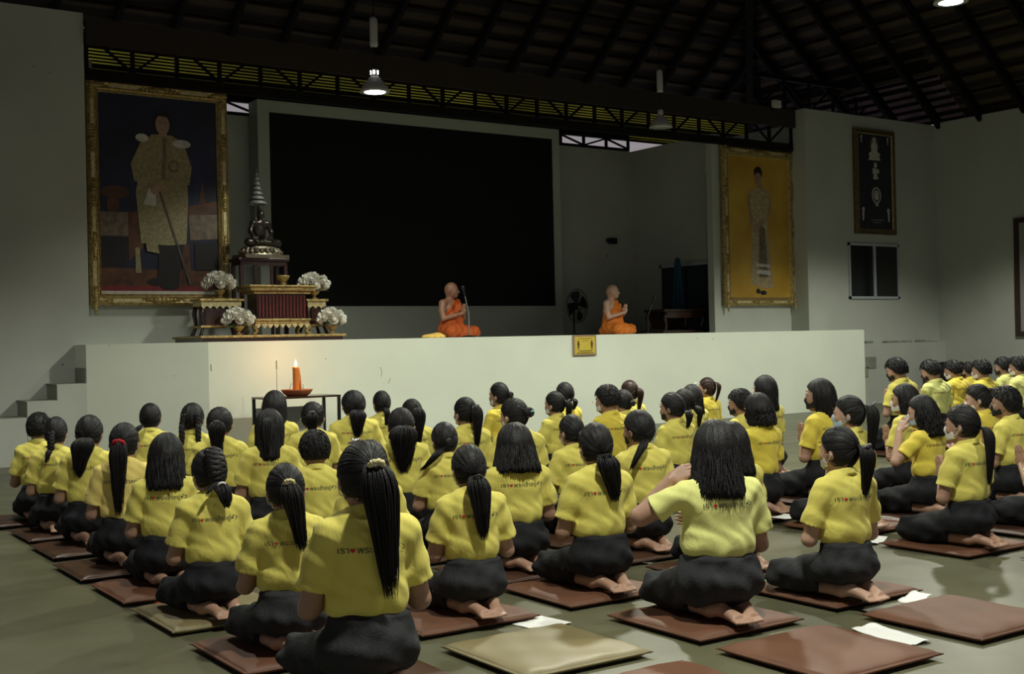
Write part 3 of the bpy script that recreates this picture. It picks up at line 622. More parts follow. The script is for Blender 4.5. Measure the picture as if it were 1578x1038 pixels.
def make_body(pose='pray', yw=0, pt=0, fat=0, L=0, h=.006, m=None, leg=0):
    s = SDF((-.46, -.32, -.02), (.46, .56, 1.0+L), h); Rm = headmat(yw, pt); head_sdf(s, Rm, L)
    s.ell((0, -.005, .50+L), (.115+fat, .075+fat*.6, .15), .03); s.ell((0, 0, .33+L), (.115+fat, .08+fat, .13), .05); s.ell((0, 0, .19+L), (.11, .09, .08), .05)
    cl, sl_ = math.cos(R(leg)), math.sin(R(leg)); q = lambda p: (p[0]*cl-p[1]*sl_, p[0]*sl_+p[1]*cl, p[2])
    for sd in (-1, 1):
        s.cap((sd*.03, -.01, .635+L), (sd*.13, -.008, .61+L), .045, .045, .03)
        sh = (sd*(.138+fat), -.005, .605+L)
        if pose == 'raise' and sd == -1:
            el = (-.345, .075, .50+L); wr = (-.205, .055, .67+L)
            s.chain([sh, el], (.048+fat*.2, .043+fat*.2), .03); s.chain([el, wr], (.043, .027), .012)
            hand_open(s, wr, (.78, -.18, .45), (.3, .3, .9), (.3, -.2, -.5))
        elif pose == 'raise2' and sd == -1:
            el = (-.27, .10, .43+L); wr = (-.15, .14, .66+L)
            s.chain([sh, el], (.044, .036), .03); s.chain([el, wr], (.037, .025), .012)
            hand_open(s, wr, (.45, -.1, .8), (.1, .9, .1), (.4, .1, -.1))
        else:
            el = (sd*(.197+fat), .035, .330+L); wr = (sd*.024, .185, .435+L)
            s.chain([sh, el], (.046, .040), .03); s.chain([el, wr], (.040, .024), .012)
        kn = (sd*.10, .385, .065); an = (sd*.08, -.045, .05)
        s.chain([q((sd*.09, .02, .17+L)), q(kn)], (.05, .044), .03); s.chain([q(kn), q(an)], (.044, .034), .02)
        # foot, sole up
        fx = sd*.075 if sd > 0 else -.060
        s.cap(q(an), q((fx*.95, -.085, .062)), .032, .031, .02); s.cap(q((fx*.95, -.085, .06)), q((fx*.55, -.175, .034)), .030, .025, .02)
        s.cap(q((fx*.95-.012*sd, -.10, .05)), q((fx*.55-.022, -.185, .03)), .02, .018, .015); s.cap(q((fx*.95, -.10, .05)), q((fx*.55+.024, -.18, .03)), .02, .018, .015)
        for j in range(5):
            u = (j-2)*.0155; big = (j == 0) if sd > 0 else (j == 4)
            s.cap(q((fx*.55+u, -.195, .026)), q((fx*.5+u*1.1, -.232+abs(j-(1 if sd > 0 else 3))*.004, .018)), .0115 if big else .009, .012 if big else .0085, .004)
    if pose == 'pray': hand_pray(s, L)
    elif pose in ('raise', 'raise2'):
        hand_open(s, (.03, .19, .43+L), (-.5, .6, .1), (0, -.2, 1), (-.3, -.3, 0))
    s.cut(lambda x, y, z: -(z-.002)+0*x+0*y)
    return s.mesh('body', m or M['skin'])
def smooth(a, b, x): t = np.clip((x-a)/(b-a), 0, 1); return t*t*(3-2*t)
def make_shirt(pose='pray', seed=0, fat=0, L=0, h=.008, m=None, long=0):
    s = SDF((-.44, -.26, .18), (.44, .28, .80+L), h); rg = np.random.RandomState(seed); ends = []
    s.ell((0, -.008, .505+L), (.142+fat, .100+fat*.6, .165), .02); s.ell((0, -.022, .575+L), (.140+fat*.8, .078+fat*.5, .09), .04); s.ell((0, .0, .36+L), (.146+fat, .108+fat, .115), .06)
    s.ell((0, .06, .53+L), (.095, .055, .07), .04)
    s.cap((-.045, -.01, .655+L), (.045, -.01, .655+L), .052, .052, .04)
    for sd in (-1, 1):
        s.cap((sd*.05, -.012, .635+L), (sd*(.125+fat), -.01, .612+L), .052, .056, .04)
        sh = np.array((sd*(.132+fat), -.006, .608+L)); el = np.array((sd*(.187+fat), .024, .408+L))
        if pose == 'raise' and sd == -1: el = np.array((-.285, .052, .535+L))
        if pose == 'raise2' and sd == -1: el = np.array((-.225, .06, .48+L))
        d = el-sh; d /= np.linalg.norm(d)
        rr = .066 if fat > .02 else .058
        s.cap(sh, el+d*.05, .058, rr+.006, .022)
        ends.append((sd, el, d, rr))
    ph = rg.rand(12)*6.28
    def wr(x, y, z):
        zz = z-L
        low = 1-smooth(.30, .46, zz); mid = smooth(.36, .48, zz)*(1-smooth(.60, .68, zz))
        a = .0042*low*np.sin(x*58+2.2*np.sin(zz*13+ph[0])+ph[1]+y*22)+.0035*low*np.sin(x*31-zz*24+ph[2]+2*np.sin(y*20))
        b = .0034*mid*np.sin((np.abs(x)*46-zz*40)+ph[3]+1.6*np.sin(x*12+ph[4]))*smooth(.03, .12, np.abs(x))
        c = .0017*np.sin(x*17+zz*29+ph[5]+1.5*np.sin(x*9-zz*11+ph[6]))+.0016*np.sin(x*70+zz*35+y*50+ph[7]+2*np.sin(zz*30))
        return a+b+c
    s.disp(wr)
    for sd, el, d, rr in ends:
        bl = el-.11; bh = el+.13
        sl = s._sl(bl, bh); x = s.ax[0][sl[0]][:, None, None]; y = s.ax[1][sl[1]][None, :, None]; z = s.ax[2][sl[2]][None, None, :]
        pl = (x-el[0])*d[0]+(y-el[1])*d[1]+(z-el[2])*d[2]
        rad = np.sqrt(np.maximum(0, (x-el[0])**2+(y-el[1])**2+(z-el[2])**2-pl**2))
        lim_ = (.150+fat*.9) if pose == 'pray' or sd == 1 else .2
        s.V[sl] = np.maximum(s.V[sl], np.where((rad < .115) & (sd*x > lim_-.03), np.where(sd*x > lim_, pl, np.minimum(pl, (sd*x-lim_))), -1).astype(np.float32))
        s.cap(el-d*.006, el+d*.05, rr-.013, rr-.011, 0, sub=True)
    # blouse over the waist band, hem
    hem = .272+L-long
    s.cut(lambda x, y, z: (hem+.010*np.sin(x*21+ph[8])+.006*np.sin(x*47+y*20+ph[9]))-z)
    # neck hole and collar
    s.ell((0, .0, .725+L), (.056, .058, .05), 0, sub=True)
    tl = .35
    def collar(x, y, z):
        zz = z-(.672+L)+y*tl; rr = np.sqrt((x/1.02)**2+(y+.002)**2)
        ring = np.abs(rr-(.064-.25*np.clip(zz, -.03, .04)))-.0065
        return np.maximum(ring, np.abs(zz-.012)-.021)
    s._put((-.1, -.1, .62+L), (.1, .1, .74+L), collar, .008)
    return s.mesh('polo_shirt', m or M['yellow'])
def make_skirt(seed=0, fat=0, L=0, h=.009, trousers=False, m='black'):
    s = SDF((-.30, -.26, -.02), (.30, .58, .36+L), h); rg = np.random.RandomState(seed+50); ph = rg.rand(10)*6.28
    s.ell((0, -.012, .185+L), (.176+fat, .148+fat*.7, .115), .03); s.ell((0, .0, .27+L), (.142+fat, .104+fat, .09), .06)
    for sd in (-1, 1):
        s.cap((sd*.085, .0, .15+L), (sd*.10, .375, .092), .095+fat*.5, .072, .05)
        s.cap((sd*.10, .385, .072), (sd*.09, .10, .066), .068, .056, .03)
    if not trousers: s.cap((0, .05, .15+L), (0, .38, .085), .092, .072, .06)
    def wr(x, y, z):
        a = .005*np.sin(z*55-y*18+ph[0]+2*np.sin(x*14+ph[1]))*smooth(-.05, .2, y)+.0045*np.sin(x*30+z*34+ph[2]+1.8*np.sin(y*14+z*9))
        b = .003*np.sin(x*55-y*42+ph[3]+1.5*np.sin(z*30+ph[4]))
        c = .006*np.exp(-((z-L-.30-.0)/.012)**2)
        return a+b-c
    s.disp(wr)
    s.cut(lambda x, y, z: z-(.325+L)+0*x+0*y)
    s.cut(lambda x, y, z: -(z-.004)+0*x+0*y)
    # hem: lower legs come out behind the knees
    if not trousers:
        s.cut(lambda x, y, z: np.minimum((.11+.3*x)-y, (.082+.02*np.sin(x*30+ph[5]))-z))
    return s.mesh('skirt', M[m])

# ---- hair --------------------------------------------------
HC = np.array((0, .010, .815)); HR = np.array((.0835, .0985, .1145))
def cap_sdf(s, part='back', thick=0, nape=-.72, seed=0, tie=None):
    rg = np.random.RandomState(seed); ph = rg.rand(6)*6
    r = HR+thick
    def fn(x, y, z):
        X, Y, Z = (x-HC[0])/r[0], (y-HC[1])/r[1], (z-HC[2])/r[2]
        k0 = np.sqrt(X*X+Y*Y+Z*Z)+1e-6; d = (k0-1)*.09
        if tie is not None:
            tx, ty, tz = (np.array(tie)-HC)/r; n = np.array((tx, ty, tz)); n /= np.linalg.norm(n)
            a = np.cross(n, (0, 0, 1.)) if abs(n[2]) < .95 else np.array((1., 0, 0)); a /= np.linalg.norm(a); b = np.cross(n, a)
            ang = np.arctan2(X*b[0]+Y*b[1]+Z*b[2], X*a[0]+Y*a[1]+Z*a[2]); dist = 1-(X*n[0]+Y*n[1]+Z*n[2])/k0
            d = d+(.0006*np.sin(ang*38+ph[0])+.0009*np.sin(ang*17+ph[1]))*np.clip(dist*2.5, 0, 1)
        else:
            ang = np.arctan2(X, -Y); d = d+.0013*np.sin(ang*34+ph[0]+np.sin(Z*3)*1.5)+.0016*np.sin(ang*13+ph[1])
        # hairline: sides rise towards the face
        lim = np.interp(Y/k0, [-1, -.35, -.05, .12, .30, .6, .85, 1.0], [nape, nape, nape*.8, -.30, .05, .32, .50, .52])
        return np.maximum(d, (lim-Z/k0)*.08)
    s._put(HC-r-.01, HC+r+.01, fn, 0)
def lock(mb, pts, r0, n=5, tip=.25, flat=1.0):
    N = len(pts); rad = [r0*(1-(i/(N-1))**2.2*(1-tip)) for i in range(N)]; rad[0] *= .6; rad[-1] = r0*.12
    mb.tube(pts, rad, n, flat)
def bez(P_, n):
    P_ = [np.array(p, float) for p in P_]; out = []
    for i in range(n):
        t = i/(n-1); Q = P_[:]
        while len(Q) > 1: Q = [Q[j]*(1-t)+Q[j+1]*t for j in range(len(Q)-1)]
        out.append(Q[0])
    return out
def sdf_into(mb, s):
    P_, F = s.verts(); mb.add([tuple(p) for p in P_], [tuple(int(i) for i in f) for f in F])
def tail(mb, ctrl, n, spread, r, seed, wav=0, tipvar=.3, start=.012):
    rnd = random.Random(seed); base = bez(ctrl, 16)
    for k in range(n):
        a = rnd.uniform(0, 2*PI); q = math.sqrt(rnd.random()); end = 1-rnd.random()*tipvar*(.4+.6*q); ph = rnd.uniform(0, 6)
        pts = []
        for i in range(12):
            t = i/11*end*15; j = int(min(14, t)); f = t-j; p = base[j]*(1-f)+base[min(15, j+1)]*f; u = t/15
            w_ = start+(spread-start)*math.sin(min(1, u*2.1)*PI/2) * (1-.85*max(0, u-.40)/.60)
            pts.append((p[0]+math.cos(a)*q*w_+wav*math.sin(u*11+ph)*u, p[1]+math.sin(a)*q*w_*.62+wav*.5*math.cos(u*9+ph)*u, p[2]))
        lock(mb, pts, r*rnd.uniform(.75, 1.2), 4)
def wraplocks(mb, tie, n, seed, lift=.0003, nape=-.6):
    """strands combed over the scalp to the tie"""
    rnd = random.Random(seed); T = (np.array(tie)-HC)/HR; T /= np.linalg.norm(T)
    for k in range(n):
        u = rnd.uniform(0, 2*PI)
        S = np.array((math.sin(u)*.98, math.cos(u)*.55, .25*math.cos(u)+.25*abs(math.cos(u)))) if rnd.random() < .6 else np.array((rnd.uniform(-1, 1), rnd.uniform(-.5, .2), nape*rnd.uniform(.7, 1)))
        S = S/np.linalg.norm(S)
        om = math.acos(max(-1, min(1, S.dot(T))));
        if om < .15: continue
        pts = []
        for i in range(9):
            t = i/8*.97; d = (math.sin((1-t)*om)*S+math.sin(t*om)*T)/math.sin(om); d = d/np.linalg.norm(d); pts.append(tuple(HC+HR*d*(1+lift/.09)))
        lock(mb, pts, rnd.uniform(.0012, .0022), 4, 1)
def hang(mb, n, zend, seed, rx=.098, wav=.004, a0=62, flare=.015, r=.0075, part=0, inward=0):
    """loose hair: locks from the crown over the head and straight down; a0 = half angle kept free round the face"""
    rnd = random.Random(seed)
    for k in range(n):
        a = R(a0)+(2*PI-2*R(a0))*rnd.random()      # 0 = front (+y)
        dx, dy = math.sin(a), math.cos(a); q = rnd.uniform(.86, 1.02); ze = zend+rnd.uniform(-.010, .014)+.02*max(0, dy)
        top = np.array((part+rnd.uniform(-.004, .004), rnd.uniform(-.03, .05), HC[2]+HR[2]*1.0))
        pts = []
        for i in range(14):
            t = i/13
            if t < .42:
                el = PI/2*(1-t/.42); d = np.array((dx*math.cos(el), dy*math.cos(el), math.sin(el))); p = HC+HR*d*(1.04)*np.array((q, q, 1)); f = math.cos(el)
                p = p*f+(p+(top-p)*.25)*(1-f); 
            else:
                u = (t-.42)/.58; z0 = HC[2]; p = np.array((HC[0]+dx*(HR[0]*1.04*q+flare*u), HC[1]+dy*(HR[1]*1.04*q+flare*u*.6)-.012*u, z0+(ze-z0)*u))
                p[0] += wav*math.sin(u*7+k); p[1] += wav*math.cos(u*6+k*1.3)
                if inward: p[0] *= 1-inward*u*u; 
                if dy > -.2 and z0+(ze-z0)*u < .70: p[1] -= .0
            pts.append(tuple(p))
        lock(mb, pts, r*rnd.uniform(.7, 1.2), 4, .7)
HSTY = {}
def hair_mesh(style, seed=0, **kw):
    key = (style, seed, tuple(sorted(kw.items())))
    if key in HSTY: return HSTY[key]
    mb = MB(); s = SDF((-.13, -.14, .60), (.13, .14, .96), .006)
    g = kw.get
    if style in ('pony',):
        tie = g('tie', (0, -.105, .83)); cap_sdf(s, tie=tie, seed=seed); sdf_into(mb, s); wraplocks(mb, tie, 150, seed)
        ln = g('len', .30); sx = g('sway', 0); w_ = g('wid', .032)*1.4; tx, ty, tz = tie
        zb = tz-ln
        ctrl = [(tx, ty+.02, tz), (tx, ty-.038, tz+.010), (tx+sx*.2, ty-.050, tz-.05), (tx+sx*.5, -.122, tz-ln*.4), (tx+sx*.8, -.105, tz-ln*.75), (tx+sx, -.088, zb)]
        tail(mb, ctrl, int(210*w_/.032), w_, .0029, seed, g('wav', 0.004))
    elif style == 'side':
        tie = (-.055, -.08, .74); cap_sdf(s, tie=tie, seed=seed); sdf_into(mb, s); wraplocks(mb, tie, 150, seed)
        e = g('end', (-.17, -.07, .56)); tail(mb, [(-.05, -.07, .74), (-.075, -.115, .73), (-.11, -.115, .69), (-.14, -.10, .65), e], 110, .03, .0045, seed, .002)
    elif style == 'braid':
        tie = (0, -.105, .76); cap_sdf(s, tie=(0, -.10, .78), seed=seed, thick=.002); sdf_into(mb, s); wraplocks(mb, tie, 150, seed)
        N = 40
        for k in range(3):
            pts = []
            for i in range(N):
                t = i/(N-1); el = PI*.34-t*PI*.54; c = HC+HR*np.array((0, -math.cos(el), math.sin(el)))*1.1; ph = t*PI*5+k*2*PI/3
                wd = .022+.014*math.sin(t*PI); pts.append((c[0]+wd*math.sin(ph), c[1]-.008*math.cos(2*ph), c[2]+.004*math.cos(ph)))
            mb.tube(pts, [.006+.013*min(1, i/6)*min(1, (N-i)/8+.4) for i in range(N)], 8)
        tail(mb, [(0, -.10, .745), (0, -.13, .73), (.01, -.15, .69), (.02, -.14, .64), (.02, -.135, .60)], 130, .042, .0042, seed, .004)
        if g('flick', 0): tail(mb, [(0, -.11, .745), (-.03, -.13, .74), (-.06, -.135, .71), (-.075, -.13, .67)], 30, .012, .003, seed+3, .004)
    elif style == 'braidpony':
        tie = (0, -.10, .74); cap_sdf(s, tie=tie, seed=seed); sdf_into(mb, s); wraplocks(mb, tie, 150, seed)
        for k in range(3):
            pts = [( .017*math.sin(i/19*PI*3.5+k*2.1), -.112-.006*math.cos(i/9.5*PI*3.5+k*4.2)-.01*math.sin(i/19*PI), .80-.13*i/19) for i in range(20)]; mb.tube(pts, .0125, 8)
        tail(mb, [(-.005, -.11, .67), (-.01, -.13, .66), (-.02, -.135, .62), (-.03, -.13, .56)], 70, .022, .004, seed, .002)
    elif style == 'twins':
        cap_sdf(s, seed=seed, nape=-.75); sdf_into(mb, s)
        for sd in (-1, 1):
            for k in range(3):
                pts = [(sd*(.045+.012*min(1, i/8))+.013*math.sin(i/23*PI*5+k*2.1), -.088-.004*math.cos(i/11.5*PI*5+k*4.2)-.03*min(1, i/12)*(1 if i > 8 else 0)*.6, .84-.24*i/23) for i in range(24)]
                mb.tube(pts, [.011]*18+[.010, .009, .008, .006, .005, .003], 8)
            wraplocks(mb, (sd*.05, -.085, .77), 40, seed+sd)
    elif style == 'loose':
        th = g('thick', .004); cap_sdf(s, seed=seed, thick=th); ze = g('zend', .62)
        s.cap((0, -.018, .80), (0, -.03, max(ze+.05, .66)), .078, .07, .02); sdf_into(mb, s)
        hang(mb, int(g('n', 210)*2), ze, seed, wav=g('wav', .004), a0=g('a0', 68), flare=g('flare', .012), r=g('r', .0046), part=g('part', 0), inward=g('inw', 0))
    elif style == 'half':
        cap_sdf(s, seed=seed, tie=(0, -.10, .85)); s.cap((0, -.02, .80), (0, -.035, .62), .076, .07, .02); sdf_into(mb, s); hang(mb, 380, .585, seed, wav=.002, flare=-.004, a0=80, r=.0045)
        tail(mb, [(0, -.08, .87), (0, -.125, .87), (0, -.135, .83), (0, -.13, .7), (0, -.125, .62)], 40, .03, .007, seed, .001)
    elif style == 'short':
        cap_sdf(s, seed=seed, nape=g('nape', -.55), thick=.006); sdf_into(mb, s); rnd = random.Random(seed)
        for k in range(620):
            a = rnd.uniform(0, 2*PI); el = math.asin(rnd.uniform(-.42, .98)); dy = math.cos(a)*math.cos(el)
            if dy > .25 and math.sin(el) < .45: continue
            if dy > -.1 and math.sin(el) < .0: continue
            d = np.array((math.sin(a)*math.cos(el), dy, math.sin(el))); p = HC+HR*d*1.045
            tdir = np.array((d[0]*.3, d[1]*.3-.1+(.25 if dy > .1 else 0), -1+.6*abs(d[2]))); tdir += np.array((rnd.uniform(-.22, .22), rnd.uniform(-.22, .22), 0)); tdir -= d*tdir.dot(d)*.9; tdir /= np.linalg.norm(tdir)
            L_ = rnd.uniform(.022, .036); lock(mb, [tuple(p), tuple(p+tdir*L_*.5+d*.003), tuple(p+tdir*L_)], .0034, 4, .4)
    elif style == 'bun':
        tie = g('tie', (0, -.115, .81)); cap_sdf(s, tie=tie, seed=seed); sdf_into(mb, s); wraplocks(mb, tie, 150, seed)
        c = np.array(tie)+np.array((0, -.002, 0)); br = g('br', .026)
        for k in range(4):
            pts = []
            for i in range(26):
                a = i/25*2*PI*1.15+k*1.6; pts.append((c[0]+br*math.cos(a), c[1]+.010*math.sin(a*1.5+k)-.004, c[2]+br*math.sin(a)))
            mb.tube(pts, .0125, 7)
        mb.lathe([(0, -.02), (br, -.012), (br, .012), (0, .02)], tuple(c), 10)
    me = mb.mesh('hair', M['hairb'] if g('brown', 0) else M['hair'], True); HSTY[key] = me; return me
def scrunchie(p, r, t, m, ax=(0, -1, .15)):
    mb = MB(); a = Vector(ax).normalized(); u = a.orthogonal().normalized(); v = a.cross(u); N = 28
    pts = [Vector(p)+u*(math.cos(2*PI*i/N)*r*(1+.03*math.sin(i*2.4)))+v*(math.sin(2*PI*i/N)*r*(1+.03*math.sin(i*2.4))) for i in range(N+1)]
    mb.tube(pts, [t*(1+.2*math.sin(i*1.9)) for i in range(N)]+[t], 8); return mb.mesh('hair_tie', m, True)
_mask = {}
def mask_mesh(col):
    if col in _mask: return _mask[col]
    s = SDF((-.1, .0, .68), (.1, .16, .84), .0045); I3 = Matrix.Identity(3)
    s.ell((0, .045, .775), (.066, .070, .088), 0, I3); s.ell((0, .080, .722), (.034, .034, .034), .03, I3); s.cap((0, .10, .798), (0, .110, .775), .012, .016, .02)
    s.cut(lambda x, y, z: np.maximum(z-(.806-np.abs(x)*.35-.0), (.712-z)+np.abs(x)*.2)+0*y); s.cut(lambda x, y, z: (.045+.0*z)-y+0*x)
    mb = MB(); sdf_into(mb, s)
    for sd in (-1, 1):
        for z0 in (.785, .742): mb.tube(bez([(sd*.062, .05, z0), (sd*.078, .03, z0+(.0)), (sd*.086, -.008, .79)], 8), .0016, 5)
    _mask[col] = mb.mesh('face_mask', M['mask_'+col], True); return _mask[col]
def eyes_mesh(sd):
    mb = MB()
    if 1:
        c = (sd*.030, .100, .822); mb.tube([(c[0]-.013, .0985, .822), (c[0], .1055, .824), (c[0]+.013, .0985, .822)], [.001, .0038, .001], 6)
        mb.tube([(c[0]-.017, .0975, .842), (c[0], .104, .846), (c[0]+.017, .0965, .842)], [.001, .0028, .001], 6)
    return mb.mesh('eye_and_brow', M['hair'], True)
EYES = [eyes_mesh(-1), eyes_mesh(1)]

# printed slogan wrapped on the shirt back
def text_mesh(body, size):
    cu = bpy.data.curves.new('t', 'FONT'); cu.body = body; cu.size = size; cu.resolution_u = 2; cu.offset = .0
    o = bpy.data.objects.new('t', cu); COL.objects.link(o)
    me = bpy.data.meshes.new_from_object(o.evaluated_get(bpy.context.evaluated_depsgraph_get()))
    bpy.data.objects.remove(o); v = [tuple(x.co) for x in me.vertices]; f = [tuple(p.vertices) for p in me.polygons]; bpy.data.meshes.remove(me)
    return v, f
SL = .040
T1 = text_mesh('เรา', SL); T2 = text_mesh('พระเจ้าอยู่หัว', SL)
w1 = max(v[0] for v in T1[0]); w2 = max(v[0] for v in T2[0]); HW = .030; TW = w1+HW+w2
TS = .238/TW
HEART = [(0, -.4), (.28, -.12), (.5, .18), (.44, .42), (.24, .5), (.07, .42), (0, .28), (-.07, .42), (-.24, .5), (-.44, .42), (-.5, .18), (-.28, -.12)]
def slogan(shirt, z0):
    vs = [v.co for v in shirt.vertices]; bv = BVHTree.FromPolygons(vs, [tuple(p.vertices) for p in shirt.polygons])
    def wrap(v, f, name, m):
        out = []
        for x, z in v:
            h_ = bv.ray_cast(Vector((x, -.5, z)), Vector((0, 1, 0)))
            y = h_[0].y-.0032 if h_[0] is not None else -.1
            out.append((x, y, z))
        me = bpy.data.meshes.new(name); me.from_pydata(out, [], f); me.materials.append(m); return me
    x0 = -TW*TS/2; ink = [wrap([(x0+a*TS, z0+b*TS) for a, b, c in T1[0]], T1[1], 'printed_word', M['ink']), wrap([(x0+(w1+HW+a)*TS, z0+b*TS) for a, b, c in T2[0]], T2[1], 'printed_word', M['ink'])]
    cx = x0+(w1+HW*.5)*TS; hv = [(cx+a*.018, z0+.0085+b*.018) for a, b in HEART]
    heart = wrap(hv, [tuple(range(len(hv)))], 'printed_heart', M['red'])
    return ink, heart

# mesh library
BODY = {}
def body(pose, yw, pt, fat=0, L=0, h=.006, m='skin', leg=0):
    k = (pose, yw, pt, fat, L, m, leg)
    if k not in BODY: BODY[k] = make_body(pose, yw, pt, fat, L, h, M[m], leg)
    return BODY[k]
SHIRT = {}
def shirt(pose, seed, fat, L, m, long=0):
    k = (pose, seed, fat, L, m, long)
    if k not in SHIRT:
        me = make_shirt(pose, seed, fat, L, .0065 if fat or seed < 2 else .008, M[m], long); SHIRT[k] = (me, slogan(me, .548+L))
    return SHIRT[k]
SKIRT = {}
def skirt(seed, fat, L, tr=False, m='black'):
    k = (seed, fat, L, tr, m)
    if k not in SKIRT: SKIRT[k] = make_skirt(seed, fat, L, .008, tr, m)
    return SKIRT[k]
UNIT = .953
def person(x, y, H, hair, label, group, rz=0, turn=(0, 0), pose='pray', seed=0, fat=0, L=0, m='yellow', mask='white', wide=1.0, extras=(), boy=False, skin='skin'):
    s = (H-.052)/(UNIT+L)
    az = math.degrees(math.atan2(6.6-x, 15.6-y)); rz = rz-min(20, max(-5, .9*az))          # everyone faces the altar
    leg = 14 if az > 14 else 9 if az > 7 else 5
    if group in (G0, G1, G2): turn = (turn[0]-8, turn[1])
    r = empty('person', (x, y, .052), R(rz), label, 'person', group)
    r.scale = (s*wide*1.08, s*1.04, s)
    b = link('body', body(pose, *turn, fat, L, m=skin, leg=leg), r)
    sm, (ink, heart) = shirt(pose, seed, fat, L, m)
    so = link('polo_shirt', sm, r); [link('printed_word', q, so) for q in ink]; link('printed_heart', heart, so)
    link('trousers' if boy else 'skirt', skirt(seed % 3, fat, L, boy, 'charcoal' if H > 1.0 and y < 4.5 or label.startswith('person in white mask with black pony') or 'untied' in label or 'nearest student' in label and group == G0 else 'black'), r, rot=(0, 0, R(leg)))
    Rm = headmat(*turn).to_4x4(); Mh = Matrix.Translation((0, 0, .70+L)) @ Rm @ Matrix.Scale(HS, 4) @ Matrix.Translation((0, 0, -.70))
    ho = link('hair', hair, r); ho.matrix_local = Mh
    for q_ in EYES: e = link('eye_and_brow', q_, r); e.matrix_local = Mh
    if mask: o = link('face_mask', mask_mesh(mask), r); o.matrix_local = Mh
    for nm, me in extras: o = link(nm, me, r); o.matrix_local = Mh
    return r
HM = hair_mesh
def tie(p, col, r=.02, t=.007): return ('hair_tie', scrunchie((p[0], p[1]-.008, p[2]-.010), r*1.15, t, M['tie_'+col], (0, -.62, -.78)))
def clip(p, m, sz=.02):
    mb = MB(); mb.tube([(p[0]-sz, p[1], p[2]-sz*.4), (p[0], p[1]-.006, p[2]), (p[0]+sz, p[1], p[2]+sz*.4)], [.003, .006, .003], 6); mb.tube([(p[0]-sz*.5, p[1]-.004, p[2]+sz*.6), (p[0]+sz*.4, p[1]-.006, p[2]-sz*.5)], .003, 6)
    return ('hair_clip', mb.mesh('hair_clip', m, True))
PM = (0, -.105, .835); PL = (0, -.086, .758); PHI = (0, -.09, .875)
def E(): pass
G0 = 'students kneeling in the far left file'; G1 = 'students kneeling in the second file'; G2 = 'students kneeling in the third file'
G3 = 'students kneeling in the fourth file'; G4 = 'students kneeling in the fifth file'; G5 = 'students kneeling at the right'; GB = 'boys kneeling along the right wall'
pl = HM('pony', 1, tie=PL, len=.26, wid=.036); pm = HM('pony', 2, tie=PM, len=.30); pml = HM('pony', 4, tie=PM, len=.38, wid=.034)
sh = HM('short', 1); sh2 = HM('short', 2, nape=-.6)
T0 = (0, 4); TD = (0, 14); TLf = (22, 6); TRt = (-16, 6)
